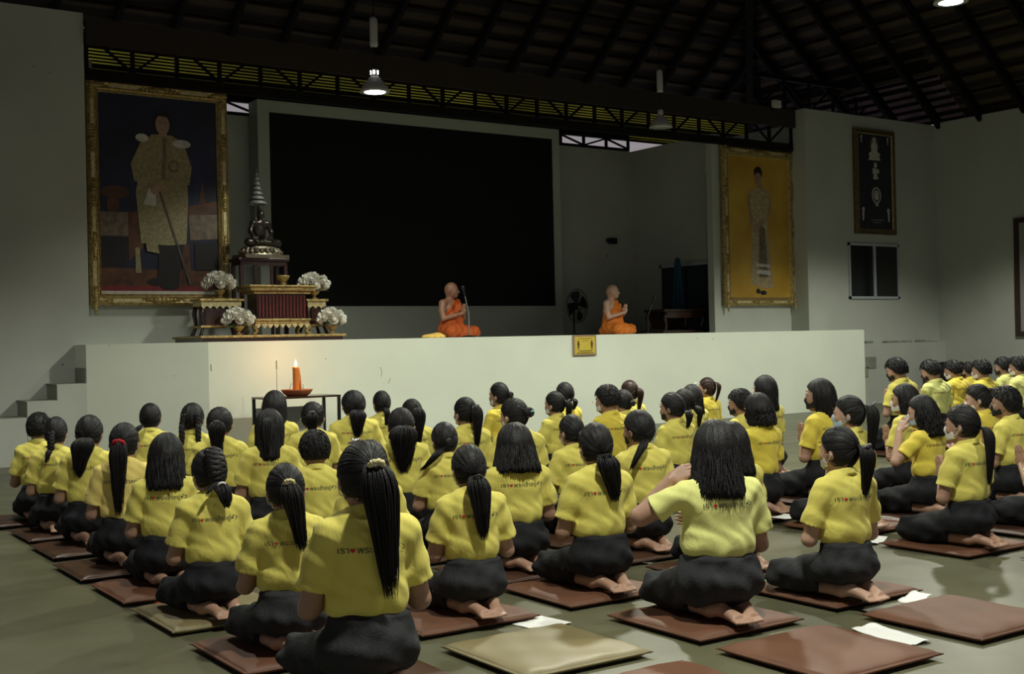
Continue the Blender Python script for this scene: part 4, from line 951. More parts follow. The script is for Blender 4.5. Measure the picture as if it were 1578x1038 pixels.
PEOPLE = [
# --- far left file, nearest first
(2.18,4.23,1.045, HM('pony', 11, tie=(.012, -.10, .85), len=.46, wid=.044, sway=.04), 'person nearest the camera, long ponytail in cream scrunchie and silver hair clip', G0, dict(seed=0, turn=(8, 5), rz=4, extras=[tie((.012, -.128, .855), 'cream', .017, .009), clip((-.035, -.035, .928), M['silver'])])),
(2.22,5.08,.895, HM('pony', 12, tie=(.0, -.105, .825), len=.32, wid=.036, sway=.05), 'person with cream scrunchie and low held head, left of the nearest student', G0, dict(seed=1, turn=(6, 12), rz=5, extras=[tie((0, -.132, .83), 'cream', .016, .008)])),
(2.21,6.00,.905, HM('braid', 13, flick=1), 'person in yellow polo with a french braid ended by a white tie', G0, dict(seed=2, turn=(20, 10), rz=8, extras=[tie((0, -.13, .735), 'white', .014, .006)])),
(2.28,6.94,.93, HM('loose', 14, zend=.60, flare=.02, part=.01), 'person in yellow polo with loose shoulder length hair, knees just behind the braided student', G0, dict(seed=3, turn=(0, 8), rz=0)),
(2.30,7.83,.955, HM('pony', 15, tie=(0, -.105, .81), len=.46, wid=.038, sway=-.01), 'person in warm yellow polo with very long hair in a red scrunchie', G0, dict(seed=4, turn=(0, 6), m='yellow2', extras=[tie((0, -.128, .805), 'red', .024, .010)])),
(2.35,8.84,.965, HM('pony', 16, tie=(0, -.088, .768), len=.27, wid=.052, sway=-.04), 'person with a fan shaped low ponytail, third from far end of the left file', G0, dict(seed=0, turn=(0, 6))),
(2.30,9.60,.925, HM('braidpony', 17), 'person with a short braid, second from the far end of the left file', G0, dict(seed=1, turn=(0, 8), wide=.94)),
(2.34,10.32,.925, HM('short', 5, nape=-.7), 'person in yellow polo with short bobbed hair at the far end of the left file', G0, dict(seed=2, turn=(0, 6), wide=.96)),
# --- second file
(3.26,5.16,.907, HM('pony', 21, tie=PL, len=.33, wid=.042, sway=.02), 'person in yellow polo with a low untied looking ponytail, kneeling beside the empty tan cushion', G1, dict(seed=3, turn=(10, 10), rz=-2, extras=[tie((0, -.125, .755), 'black', .016, .005)])),
(3.10,5.95,.89, HM('loose', 22, zend=.63, wav=.008, flare=.02), 'person with loose hair mostly hidden behind the nearest student', G1, dict(seed=4, turn=(-6, 10))),
(3.19,6.84,.90, HM('short', 23, nape=-.66), 'person with short boyish hair in the second file, between the cream scrunchies', G1, dict(seed=0, turn=(14, 6), L=0)),
(3.41,8.08,.975, HM('half', 24), 'person with straight half tied hair falling to the shoulder blades', G1, dict(seed=1, turn=T0)),
(3.39,9.01,.965, HM('pony', 25, tie=(0, -.10, .82), len=.28, wid=.040, wav=.008), 'person with a curly ponytail just behind the braided student', G1, dict(seed=2, turn=T0, wide=1.06, extras=[tie((0, -.13, .825), 'grey', .014, .004)])),
(3.43,9.74,.972, HM('twins', 26), 'person with two plaits and a centre parting', G1, dict(seed=3, turn=T0)),
(3.36,10.62,.948, HM('side', 27), 'person with a ponytail drawn over the left shoulder, farthest left of the back row', G1, dict(seed=4, turn=(6, 4))),
# --- third file
(4.14,4.30,1.01, HM('loose', 31, zend=.585, thick=.008, flare=.03, n=280, wav=.005, part=-.012, r=.0050), 'person with loose long hair lifting a hand to the neck, kneeling on a brown cushion', G2, dict(seed=5, fat=.032, turn=(-14, 8), pose='raise', rz=-6, m='yellow3')),
(4.13,5.22,.965, HM('pony', 32, tie=PL, len=.25, wid=.042, sway=.05, wav=.006), 'person with low wavy ponytail and bare toes, left of the student lifting a hand', G2, dict(seed=0, turn=(2, 6), skin='skin', extras=[tie((0, -.125, .755), 'black', .016, .005)])),
(4.12,6.00,.925, HM('loose', 33, zend=.63, thick=.008, flare=.036, n=260), 'broad shouldered person with thick shoulder length hair in the middle', G2, dict(seed=1, wide=1.12, turn=(0, 8))),
(4.14,6.85,.90, HM('side', 34, end=(-.19, -.04, .60)), 'person with hair swept to the left shoulder, behind the low ponytail of the second file', G2, dict(seed=2, turn=(10, 10), extras=[tie((-.02, -.12, .80), 'grey', .010, .003)])),
(4.27,7.69,.96, HM('pony', 35, tie=(0, -.105, .80), len=.33, wid=.066, wav=.014), 'person with a thick wavy ponytail rising behind the nearest student', G2, dict(seed=3, wide=1.05, turn=T0)),
(4.31,9.29,.955, HM('pony', 36, tie=(0, -.105, .84), len=.2, wid=.034), 'person with a short ponytail before the candle table', G2, dict(seed=4, turn=T0, wide=1.05, extras=[tie((0, -.132, .845), 'grey', .016, .006)])),
(4.38,10.25,1.02, HM('loose', 37, zend=.62, thick=.006, flare=.0), 'person with loose straight hair before the left corner of the candle table', G2, dict(seed=0, turn=T0)),
# --- fourth file
(4.96,4.21,.945, HM('pony', 41, tie=(.012, -.105, .825), len=.27, wid=.036, sway=.02), 'person in white mask with black ponytail and grey tie, alone at the right front', G3, dict(seed=1, turn=(14, 3), rz=-3, skin='skin2', extras=[tie((.012, -.13, .83), 'grey', .016, .006)])),
(5.14,5.18,.91, HM('loose', 42, zend=.60, flare=.02), 'person almost hidden behind the loose haired student who lifts a hand', G3, dict(seed=2, turn=(-10, 6))),
(5.13,6.01,.96, HM('side', 43), 'person in black mask with a ponytail drawn to the left, broad back with printed slogan', G3, dict(seed=3, turn=(16, 6), rz=-4, mask='black', wide=1.04)),
(5.16,6.78,.90, HM('bun', 44, tie=(0, -.087, .763), br=.02), 'person with hair pinned low, behind the wavy low ponytail', G3, dict(seed=4, turn=(8, 10))),
(5.30,7.69,.985, HM('bun', 45, tie=(.02, -.092, .81), br=.026), 'person with hair held by a teal claw clip', G3, dict(seed=0, wide=1.08, turn=(20, 8), skin='skin2', extras=[('claw_clip', clip((.035, -.118, .815), M['teal'], .016)[1])])),
(5.35,8.50,.968, HM('pony', 46, tie=(.01, -.10, .85), len=.33, wid=.036), 'person with a long high ponytail, left of the teal claw clip', G3, dict(seed=1, turn=(10, 6), extras=[tie((.01, -.125, .855), 'grey', .014, .005)])),
(5.32,9.36,.932, HM('pony', 47, tie=(.0, -.105, .84), len=.33, wid=.042, wav=.006), 'person with a long wavy ponytail, one place right of the thick wavy one', G3, dict(seed=2, turn=(4, 6))),
(5.10,10.08,1.004, HM('pony', 48, tie=PL, len=.24, wid=.044, wav=.006), 'large person with low brushy ponytail, right of the candle table', G3, dict(seed=3, wide=1.14, turn=T0)),
(5.79,10.81,.955, HM('pony', 49, tie=PL, len=.18, wid=.022), 'small person with a thin low ponytail, right of the large one by the candle table', G3, dict(seed=4, turn=(0, 4), wide=.95)),
# --- fifth file
(6.77,4.73,.955, HM('pony', 51, tie=(.015, -.089, .78), len=.36, wid=.034, sway=-.01), 'person in white mask with long low ponytail on the rightmost brown cushion', G4, dict(seed=0, turn=(18, 6), rz=-2, wide=1.04)),
(6.86,5.73,.985, HM('pony', 52, tie=(.01, -.10, .86), len=.40, wid=.046), 'person in pale blue mask with very long high ponytail behind the lone white mask', G4, dict(seed=1, turn=(28, 2), mask='blue', skin='skin2', extras=[tie((.01, -.125, .87), 'grey', .018, .006)])),
(6.89,6.65,.977, HM('loose', 53, zend=.69, flare=.0, wav=.012, thick=.006), 'person with messy hair pulled into the collar, right of the student lifting a hand', G4, dict(seed=2, turn=(4, 6), m='yellow4')),
(6.90,7.64,.965, HM('pony', 54, tie=(0, -.087, .763), len=.14, wid=.028), 'person with a short stubby ponytail and black mask, left behind the lifted hand', G4, dict(seed=3, turn=(16, 8), mask='black', extras=[tie((0, -.125, .765), 'grey', .014, .004)])),
(6.91,8.53,1.01, HM('short', 55), 'person with short thick hair and neat collar before the yellow sign', G4, dict(seed=4, turn=(16, 6), m='yellow4', boy=True)),
(6.93,9.37,.932, HM('pony', 56, tie=(.01, -.105, .83), len=.25, wid=.03), 'person with a hanging ponytail, right of the teal claw clip', G4, dict(seed=0, turn=(14, 6), extras=[tie((.01, -.13, .835), 'grey', .014, .004)])),
(6.90,10.30,1.007, HM('bun', 57, tie=(.01, -.098, .80), br=.02), 'slim person with a small bun in deep yellow, alone against the white stage', G4, dict(seed=1, turn=(18, 4), m='yellow4', wide=.92)),
# --- right block
(7.80,4.81,.95, HM('loose', 58, zend=.6), 'person at the right picture edge with praying hands, only sleeve and knees in view', G5, dict(seed=2, turn=(20, 6))),
(7.72,5.74,.948, HM('loose', 59, zend=.62, wav=.012, flare=.02), 'person with bracelet lifting a hand to a pale blue mask', G5, dict(seed=6, pose='raise2', turn=(26, 8), mask='blue', m='yellow4', skin='skin2')),
(7.89,6.89,1.05, HM('loose', 60, zend=.55, flare=.0, inw=.3), 'person in black mask with long loose hair, left of the pale blue mask', G5, dict(seed=3, turn=(28, 4), mask='black', m='yellow4')),
(7.83,7.76,.953, HM('short', 61, nape=-.7), 'person in black mask with short hair, partly behind the messy haired student', G5, dict(seed=4, turn=(24, 8), mask='black')),
(7.80,8.48,.94, HM('pony', 62, tie=PL, len=.2), 'person with dark hair hidden behind the stubby ponytail', G5, dict(seed=0, turn=TLf)),
(7.73,9.31,.92, HM('bun', 63, tie=(0, -.10, .78), br=.018), 'person with pinned hair hidden behind the short haired one by the sign', G5, dict(seed=1, turn=T0)),
(7.78,10.35,.974, HM('pony', 64, tie=PL, len=.12, wid=.022), 'person in the back row with centre parted hair, left of the yellow sign', G5, dict(seed=2, turn=(4, 4), wide=.95, m='yellow4')),
(8.71,5.69,.979, HM('short', 65, nape=-.75), 'person in black mask with short bob near the right edge', G5, dict(seed=3, turn=(26, 6), mask='black')),
(8.56,6.55,.986, HM('loose', 66, zend=.68, flare=0), 'person in yellow polo behind the bracelet wearer, below the first boy', G5, dict(seed=4, turn=(22, 4))),
(8.71,8.32,1.034, HM('loose', 67, zend=.62, flare=-.01, inw=.1), 'person with long straight loose hair, farthest right against the white stage', G5, dict(seed=0, turn=(2, 2), m='yellow')),
(8.66,9.31,.93, HM('loose', 68, zend=.62, flare=.0), 'person with long hair and a white head bow in the back row', G5, dict(seed=1, turn=(4, 4), extras=[('hair_bow', clip((.02, -.02, .935), M['tie_white'], .03)[1])])),
(8.72,10.39,.96, HM('pony', 69, tie=PM, len=.26, wid=.03, brown=1), 'person with a brown tinged ponytail just right of the yellow sign', G5, dict(seed=2, turn=(4, 4))),
(9.22,6.28,.971, HM('pony', 70, tie=PHI, len=.22, wid=.036), 'person with a high ponytail and fringe near the right edge', G5, dict(seed=3, turn=(26, 10), m='yellow4', skin='skin2')),
(9.82,10.31,.952, HM('pony', 71, tie=PHI, len=.22, wid=.026, brown=1), 'slim person with a high brown ponytail and raised chin against the stage', G5, dict(seed=4, turn=(22, -2), m='yellow4', wide=.95)),
]
for (x, y, H, hm, lb, gp, kw) in PEOPLE: person(x, y, H, hm, lb, gp, **kw)
BL = ['person with short hair and black mask, leftmost boy of the wall row', 'person with short hair bowed forward in a pale lime shirt, second boy along the wall',
      'person with short hair in deep yellow shirt, third boy along the wall', 'person with short hair half hidden between two boys in deep yellow',
      'person with short hair in deep yellow shirt, right of the half hidden boy', 'person with short hair in the palest shirt near the right edge', 'person with short hair and white mask cut by the right picture edge']
BOYS = [(11.60,8.95,1.149,'yellow','black'), (12.16,8.9,1.11,'yellow3','black'), (13.56,9.6,1.066,'yellow4','white'), (15.3,10.6,.982,'yellow4','black'), (13.12,8.9,1.085,'yellow4','white'), (14.64,9.6,1.073,'yellow3','black'), (13.9,8.9,1.106,'yellow3','white')]
for i, (x, y, H, m_, mk) in enumerate(BOYS):
    person(x, y, H, sh if i % 2 else sh2, BL[i], GB, turn=(30, 18) if i < 3 else (24, 10), L=.09, boy=True, seed=i % 2, m=m_, mask=mk, rz=(-8, -12, -10, -14, -10, -8, -12)[i])

# ---------------------------------------------------------------- floor cushions
def cushion_mesh(m, seed, W=.67, D=.66, T=.05):
    rnd = random.Random(seed); N = 22; mb = MB(); vs = []; ph = rnd.uniform(0, 6)
    def prof(u): return max(0, 1-abs(u)**14)
    for side in (1, 0):
        for i in range(N+1):
            for j in range(N+1):
                u = math.sin(PI/2*(-1+2*i/N)); v = math.sin(PI/2*(-1+2*j/N)); h = (prof(u)*prof(v))**.5
                z = T/2+(T/2-.004)*h*(1 if side else -1)+.002*(1 if side else -1)
                if side: z += (.0022*math.sin(u*5+v*7+ph)+.002*math.sin(u*11-v*4+ph))*h*(1 if h > .5 else 0)
                pull = 1-.012*(1-abs(v)**2)*abs(u)**4; pl2 = 1-.012*(1-abs(u)**2)*abs(v)**4
                vs.append((u*W/2*pull, v*D/2*pl2, max(.001, z)))
    n = N+1; fs = []
    for i in range(N):
        for j in range(N):
            a = i*n+j; fs.append((a, a+n, a+n+1, a+1)); b = a+n*n; fs.append((b, b+1, b+n+1, b+n))
    rim = [i*n for i in range(n)]+[N*n+j for j in range(1, n)]+[i*n+N for i in range(N-1, -1, -1)]+[j for j in range(N-1, 0, -1)]
    for q in range(len(rim)): a, b = rim[q], rim[(q+1) % len(rim)]; fs.append((a, b, b+n*n, a+n*n))
    mb.add(vs, fs); me = mb.mesh('cushion', m, True)
    mp = MB(); k = 1.004; c = [(-W/2*k, -D/2*k), (W/2*k, -D/2*k), (W/2*k, D/2*k), (-W/2*k, D/2*k)]
    for q in range(4):
        a, b = c[q], c[(q+1) % 4]; mp.tube([(a[0]+(b[0]-a[0])*t/8*1.0, a[1]+(b[1]-a[1])*t/8, T/2) for t in range(9)], .0055, 6)
        mp.tube([(a[0], a[1], T/2), (a[0]*1.035, a[1]*1.03, T/2+.002)], [.006, .003], 5)
    return me, mp.mesh('piping', m, True)
CU = {k: [cushion_mesh(M[k], s_) for s_ in (1, 2)] for k in ('brown_pad', 'dark_pad', 'tan_pad')}
rr_ = random.Random(9); cushion_n = 0
def cushion(x, y, kind, label, rz=None, group=None):
    global cushion_n
    a, b = CU[kind][cushion_n % 2]; cushion_n += 1
    o = link('floor_cushion', a); link('piping', b, o)
    o.location = (x, y, 0); o.rotation_euler = (0, 0, R(rr_.uniform(-2, 2)) if rz is None else R(rz))
    return tag(o, label, 'cushion', group or 'vinyl floor cushions in files')
cushion(3.17, 4.42, 'tan_pad', 'empty tan vinyl cushion in the middle of the front, white paper at its corner', 0)
cushion(4.115, 3.60, 'brown_pad', 'empty brown vinyl cushion at the bottom, white paper beside its right corner', 0)
cushion(5.13, 3.63, 'brown_pad', 'empty brown vinyl cushion at the bottom right corner', 0)
cushion(3.17, 3.55, 'brown_pad', 'brown vinyl cushion just peeking in at the bottom edge', 0)
placed = [(2.28, 4.42, 'dark_pad', 'brown cushion under the student nearest the camera'), (2.27, 5.22, 'brown_pad', 'brown cushion under the student with cream scrunchie in the left file'),
 (2.28, 6.17, 'tan_pad', 'tan cushion under the student with the french braid'), (2.29, 7.02, 'brown_pad', 'brown cushion under the loose haired student of the left file'),
 (2.28, 7.86, 'dark_pad', 'dark brown cushion under the student with the red scrunchie'), (2.34, 8.78, 'dark_pad', 'dark brown cushion under the fan shaped low ponytail'),
 (2.38, 9.66, 'dark_pad', 'dark brown cushion under the short braid'), (2.32, 10.6, 'dark_pad', 'dark brown cushion at the far left edge of the picture'),
 (3.20, 5.32, 'brown_pad', 'brown cushion under the student beside the empty tan cushion'), (4.15, 4.42, 'brown_pad', 'brown cushion under the student lifting a hand to the neck'),
 (4.12, 5.36, 'brown_pad', 'brown cushion under the student with the low wavy ponytail'), (5.14, 4.47, 'brown_pad', 'brown cushion under the lone student in a white mask'),
 (6.86, 4.90, 'brown_pad', 'brown cushion under the long low ponytail at the right'), (6.98, 5.88, 'brown_pad', 'brown cushion under the student in pale blue mask, white paper on its corner')]
for x, y, k, lb in placed: cushion(x, y, k, lb, 0)
used = [(x, y) for x, y, k, l in placed]
cl = {7: 0}
for i, (x, y, H, hm, lb, gp, kw) in enumerate(PEOPLE):
    if any(abs(x-a) < .55 and -.25 < b-y < .42 for a, b in used): continue
    yy = y+.10
    if any(abs(x-a) < .6 and abs(yy-b) < .66 for a, b in used):
        near = min((b for a, b in used if abs(x-a) < .6), key=lambda b: abs(b-yy)); yy = near+(.675 if yy >= near else -.675)
    used.append((x, yy)); short = lb.replace('person', 'student', 1) if lb.startswith('person') else lb
    short = lb.split(',')[0].replace('broad shouldered person', 'student').replace('large person', 'student').replace('small person', 'student').replace('slim person', 'student').replace('person', 'student')
    cushion(x, yy, 'dark_pad', 'cushion under the '+short.replace(' right below', ' below').replace('loose straight hair before', 'straight hair before'), 0)
for i, (x, y, H, m_, mk) in enumerate(BOYS):
    cushion(x, y+.1, 'dark_pad', ['dark cushion under the first boy of the wall row', 'dark cushion under the second boy, in pale lime', 'dark cushion under the third boy of the wall row', 'dark cushion under the half hidden boy', 'dark cushion under the boy right of the half hidden one', 'dark cushion under the boy in the palest shirt', 'dark cushion under the boy cut by the picture edge'][i], 0, 'cushions under the boys')

# ---------------------------------------------------------------- loose papers and booklets
def paper(x, y, w_, d_, rz, label, m='paper', lift=.01, z=0.002, seed=0, name='song_sheet', cat='paper'):
    N = 8; mb = MB(); rnd = random.Random(seed); ph = rnd.uniform(0, 6); vs = []
    for s_ in (0, 1):
        for i in range(N+1):
            for j in range(N+1):
                u, v = i/N-.5, j/N-.5; zz = lift*(.5+.5*math.sin(u*5+ph))*abs(u+.1)*2+lift*.6*max(0, v)*math.sin(v*6+ph)**2
                vs.append((u*w_+.01*v, v*d_, z+max(0, zz)+(.002 if s_ == 0 else 0)))
    n = N+1; fs = []
    for i in range(N):
        for j in range(N): a = i*n+j; fs.append((a, a+n, a+n+1, a+1)); b = a+n*n; fs.append((b, b+1, b+n+1, b+n))
    rim = [i*n for i in range(n)]+[N*n+j for j in range(1, n)]+[i*n+N for i in range(N-1, -1, -1)]+[j for j in range(N-1, 0, -1)]
    for q in range(len(rim)): a, b = rim[q], rim[(q+1) % len(rim)]; fs.append((a, b, b+n*n, a+n*n))
    mb.add(vs, fs); o = mb.build(name, M[m], loc=(x, y, 0), rot=(0, 0, R(rz))); return tag(o, label, cat, 'white sheets lying on the floor' if m == 'paper' else None)
paper(3.50, 4.90, .21, .22, 12, 'white sheet on the floor behind the empty tan cushion', seed=1)
paper(5.02, 5.92, .28, .24, 20, 'crumpled open white sheet on the floor left of the lifting hand student', lift=.035, seed=2)
paper(4.62, 3.66, .16, .36, -8, 'long white sheet on the floor between the two empty brown cushions', lift=.025, seed=3)
paper(5.26, 4.00, .26, .10, 16, 'white sheet standing a little on the corner of the bottom right cushion', lift=.03, seed=4, z=.03)
paper(6.78, 6.32, .22, .16, 10, 'white sheet on the cushion corner before the pale blue mask', lift=.01, z=.052, seed=5)
paper(6.62, 5.42, .24, .20, 20, 'white sheet beside the knees of the long low ponytail', lift=.02, seed=6)
paper(5.08, 4.93, .2, .18, 5, 'pale green sheet on the floor at the knees of the lone white mask', m='green_paper', lift=.004, seed=7)
paper(3.22, 5.70, .1, .1, 0, 'scrap of white paper near the knees beside the tan cushion', seed=8)
def booklet(x, y, rz, label, c1, c2, w_=.2, d_=.14):
    t = empty('booklet', (x, y, 0), R(rz), label, 'booklet')
    mb = MB(); mb.box(-w_/2, w_/2, -d_/2, d_/2, .002, .012); mb.build('pages', M['paper'], t); mb = MB(); mb.box(-w_/2-.003, w_/2+.003, -d_/2-.003, d_/2+.003, .012, .015); mb.build('cover', c1, t)
    mb = MB(); mb.box(-w_/2-.004, w_/2+.004, -d_/2-.006, -d_/2+.025, .0152, .0165); mb.build('cover_stripe', c2, t); return t
booklet(2.22, 6.60, 0, 'small red and yellow booklet beside the tan cushion of the left file', mat('red_cover', (.42, .05, .02), .5), mat('yellow_cover', (.8, .6, .12), .5), .22, .10)
booklet(6.92, 4.30, 10, 'dark blue booklet with yellow sheet at the right picture edge', mat('navy_cover', (.02, .04, .08), .4), mat('yellow_sheet', (.6, .6, .1), .6), .26, .2)
booklet(2.62, 4.95, 20, 'red edged booklet between the two nearest students', mat('red_cover', (.5, .03, .02), .5), M['paper'], .16, .12)
booklet(2.30, 7.42, 15, 'pale blue booklet behind the feet of the red scrunchie student', mat('pale_blue_cover', (.35, .45, .6), .5), M['paper'], .24, .06)

# ---------------------------------------------------------------- candle table
t = empty('candle_table', (6.56, 14.62, 0), label='low black framed side table with grey top carrying the candle', cat='table')
mb = MB(); mb.box(-.52, .52, -.25, .25, .745, .77); mb.build('table_top', M['darkwood'], t)
for sx in (-1, 1):
    for sy in (-1, 1): mb = MB(); mb.box(sx*.5-.018, sx*.5+.018, sy*.23-.018, sy*.23+.018, 0, .745); mb.build('leg', M['blackm'], t)
mb = MB(); mb.box(-.48, .48, .215, .225, .25, .62); mb.build('back_panel', mat('grey_panel', (.33, .35, .33), .7), t)
mb = MB(); mb.lathe([(.0, .0), (.13, .0), (.17, .025), (.205, .075), (.21, .085), (.195, .085), (.16, .04), (.0, .03)], n=32); o = mb.build('clay_bowl', M['terracotta'], smooth=True, loc=(6.56, 14.6, .77)); tag(o, 'round terracotta bowl holding the burning candle', 'bowl')
t = empty('candle', (6.55, 14.6, .80), label='lit thick orange candle standing in the clay bowl', cat='candle')
mb = MB(); mb.lathe([(.0, .0), (.048, 0), (.045, .05), (.043, .30), (.047, .34), (.04, .35), (0, .34)], n=20); mb.tube([(.035, -.02, .33), (.05, -.025, .2), (.047, -.03, .05)], [.01, .008, .014], 7); mb.build('wax', M['candle'], t, smooth=True)
mb = MB(); mb.tube([(0, 0, .34), (.002, 0, .37)], .003, 5); mb.build('wick', M['wick'], t)
mb = MB(); mb.lathe([(0, .35), (.012, .36), (.017, .38), (.012, .41), (.004, .435), (0, .445)], n=12); mb.build('flame', M['flame'], t, smooth=True)
ld = bpy.data.lights.new('candle_light', 'POINT'); ld.energy = 7; ld.color = (1, .50, .22); ld.shadow_soft_size = .03; o = bpy.data.objects.new('candle_light', ld); COL.objects.link(o); o.parent = t; o.location = (0, 0, .50)
mb = MB(); mb.tube([(-.11, 0, .03), (-.10, 0, .09), (-.075, 0, .15)], .004, 5); mb.tube([(.1, 0, .04), (.085, 0, .1), (.09, 0, .13)], .004, 5); o = mb.build('wire_hook', M['greym'], loc=(6.56, 14.6, .79)); tag(o, 'pair of thin bent wires beside the candle', 'wire')
t = empty('incense_stick', (6.28, 14.6, .77), label='single thin dark incense stick upright left of the candle', cat='incense')
mb = MB(); mb.tube([(0, 0, .01), (0, 0, .36)], .003, 5); mb.build('stick', M['wick'], t); mb = MB(); mb.tube([(0, 0, .36), (0, 0, .47)], .006, 6); mb.build('tip', M['darkwood'], t); mb = MB(); mb.lathe([(0, 0), (.03, 0), (.025, .02), (0, .02)], n=12); mb.build('foot', M['terracotta'], t)

# ---------------------------------------------------------------- sign on the stage edge
t = empty('stage_sign', (11.795, 15.19, 1.17), label='small yellow framed sign with two dark torches on the stage front', cat='sign')
mb = MB(); mb.box(-.235, .235, -.022, .0, 0, .33); mb.build('frame', M['sign_frame'], t, bevel=.006)
mb = MB(); mb.box(-.205, .205, -.026, -.02, .028, .302); mb.build('board', M['sign_y'], t)
mb = MB()
for sx in (-1, 1): mb.poly([(sx*.135-.006, -.0275, .09), (sx*.135+.006, -.0275, .09), (sx*.135+.024, -.0275, .19), (sx*.135+.008, -.0275, .245), (sx*.135-.008, -.0275, .245), (sx*.135-.024, -.0275, .19)])
rnd = random.Random(4)
for z, x0, x1, hh in ((.075, -.13, .13, .016), (.045, -.17, .17, .014), (.272, -.13, .13, .010), (.235, -.06, .06, .008)):
    x = x0
    while x < x1: q = rnd.uniform(.01, .026); mb.box(x, x+q, -.0285, -.0265, z-hh/2, z+hh/2*rnd.uniform(.6, 1)); x += q+.005
mb.build('torch_print', M['sign_ink'], t)

# ---------------------------------------------------------------- altar
Z = 1.5
t = empty('altar_platform', (6.58, 15.68, Z), label='wide low black and gold platform under the altar', cat='platform')
mb = MB(); mb.box(-1.02, 1.02, -.36, .72, 0, .05); mb.build('base', M['darkwood'], t); mb = MB(); mb.box(-1.06, 1.06, -.39, .74, .05, .085); mb.build('gilt_edge', M['gold'], t, bevel=.01)
def table(root, W, D, Hh, legs=True, mt='darkwood', parts=('table_top', 'leg', 'apron')):
    mb = MB(); mb.box(-W/2, W/2, -D/2, D/2, Hh-.035, Hh); mb.build('table_top', M['gold'], root, bevel=.006)
    mb = MB(); mb.box(-W/2+.03, W/2-.03, -D/2+.03, D/2-.03, Hh-.10, Hh-.035)
    for i in range(int(W/.09)): x = -W/2+.06+i*.09; mb.poly([(x-.035, -D/2+.028, Hh-.10), (x+.035, -D/2+.028, Hh-.10), (x, -D/2+.028, Hh-.135)], th=(0, .01, 0))
    mb.build('apron', M['gold_lt'], root)
    mb = MB(); mb.box(-W/2+.10, W/2-.10, -D/2+.06, D/2-.06, .14, Hh-.10); mb.build('body', M['darkwood'], root)
    mb = MB(); mb.box(-W/2+.01, W/2-.01, -D/2+.02, D/2-.02, .11, .14); mb.build('lower_shelf', M['gold'], root, bevel=.005)
    for sx in (-1, 1):
        for sy in (-1, 1):
            x, y = sx*(W/2-.06), sy*(D/2-.06); mb = MB(); mb.tube([(x, y, Hh-.09), (x+sx*.02, y+sy*.01, Hh*.6), (x+sx*.0, y, Hh*.25), (x+sx*.04, y+sy*.02, .02), (x+sx*.05, y+sy*.02, 0)], [.03, .034, .022, .026, .03], 8); mb.build('leg', M[mt], root, smooth=True)
for x, lb in ((6.0, 'small dark altar side table at the left end of the platform'), ):
    t = empty('altar_side_table', (5.93, 15.75, Z+.085), label=lb, cat='table'); table(t, .62, .4, .5)
t = empty('altar_side_table', (7.36, 15.78, Z+.085), label='small dark altar side table at the right end of the platform', cat='table'); table(t, .34, .34, .5)
t = empty('altar_table', (6.74, 15.62, Z+.085), label='tall red and gold altar table with ribbed front in the middle of the platform', cat='altar table')
mb = MB(); mb.box(-.40, .40, -.2, .2, .15, .19); mb.box(-.42, .42, -.22, .22, .19, .22); mb.build('lower_moulding', M['gold'], t, bevel=.006)
mb = MB()
for i in range(9):
    x = -.36+i*.09; mb.poly([(x-.045, -.2, .15), (x+.045, -.2, .15), (x+.03, -.2, .12), (x, -.2, .09), (x-.03, -.2, .12)], th=(0, .02, 0))
mb.build('carved_skirt', M['gold_lt'], t)
for sx in (-1, 1):
    for sy in (-1, 1): mb = MB(); mb.tube([(sx*.37, sy*.16, .15), (sx*.40, sy*.17, .10), (sx*.36, sy*.16, .05), (sx*.42, sy*.18, 0)], [.035, .04, .025, .035], 8); mb.build('leg', M['gold'], t, smooth=True)
mb = MB(); mb.box(-.36, .36, -.17, .17, .22, .56); mb.build('body', M['darkwood'], t)
mb = MB()
for i in range(14): x = -.33+i*.0508; mb.box(x-.011, x+.011, -.19, -.165, .24, .54)
mb.build('slatted_front', M['redlac'], t)
mb = MB(); mb.box(-.42, .42, -.22, .22, .56, .60); mb.box(-.48, .48, -.26, .26, .60, .65); mb.box(-.50, .50, -.28, .28, .65, .68); mb.build('table_top', M['gold'], t, bevel=.008)
mb = MB(); mb.lathe([(0, 0), (.05, 0), (.04, .03), (.035, .05), (.08, .09), (.095, .13), (.085, .14), (0, .12)], n=24); o = mb.build('incense_bowl', M['gold'], smooth=True, loc=(6.78, 15.48, Z+.765)); tag(o, 'round gilt incense bowl on top of the altar table', 'bowl')
t = empty('statue_stand', (6.72, 16.16, Z+.085), label='dark tall stand with thin legs under the seated statue', cat='stand')
mb = MB(); mb.box(-.38, .38, -.2, .2, 1.05, 1.09); mb.box(-.35, .35, -.18, .18, .99, 1.05); mb.build('top', M['darkwood'], t, bevel=.006)
for sx in (-1, 1):
    for sy in (-1, 1): mb = MB(); mb.box(sx*.33-.025, sx*.33+.025, sy*.15-.025, sy*.15+.025, 0, .99); mb.build('leg', M['darkwood'], t)
for sx in (-.12, .12): mb = MB(); mb.box(sx-.02, sx+.02, -.17, -.14, 0, .99); mb.build('leg', M['darkwood'], t)
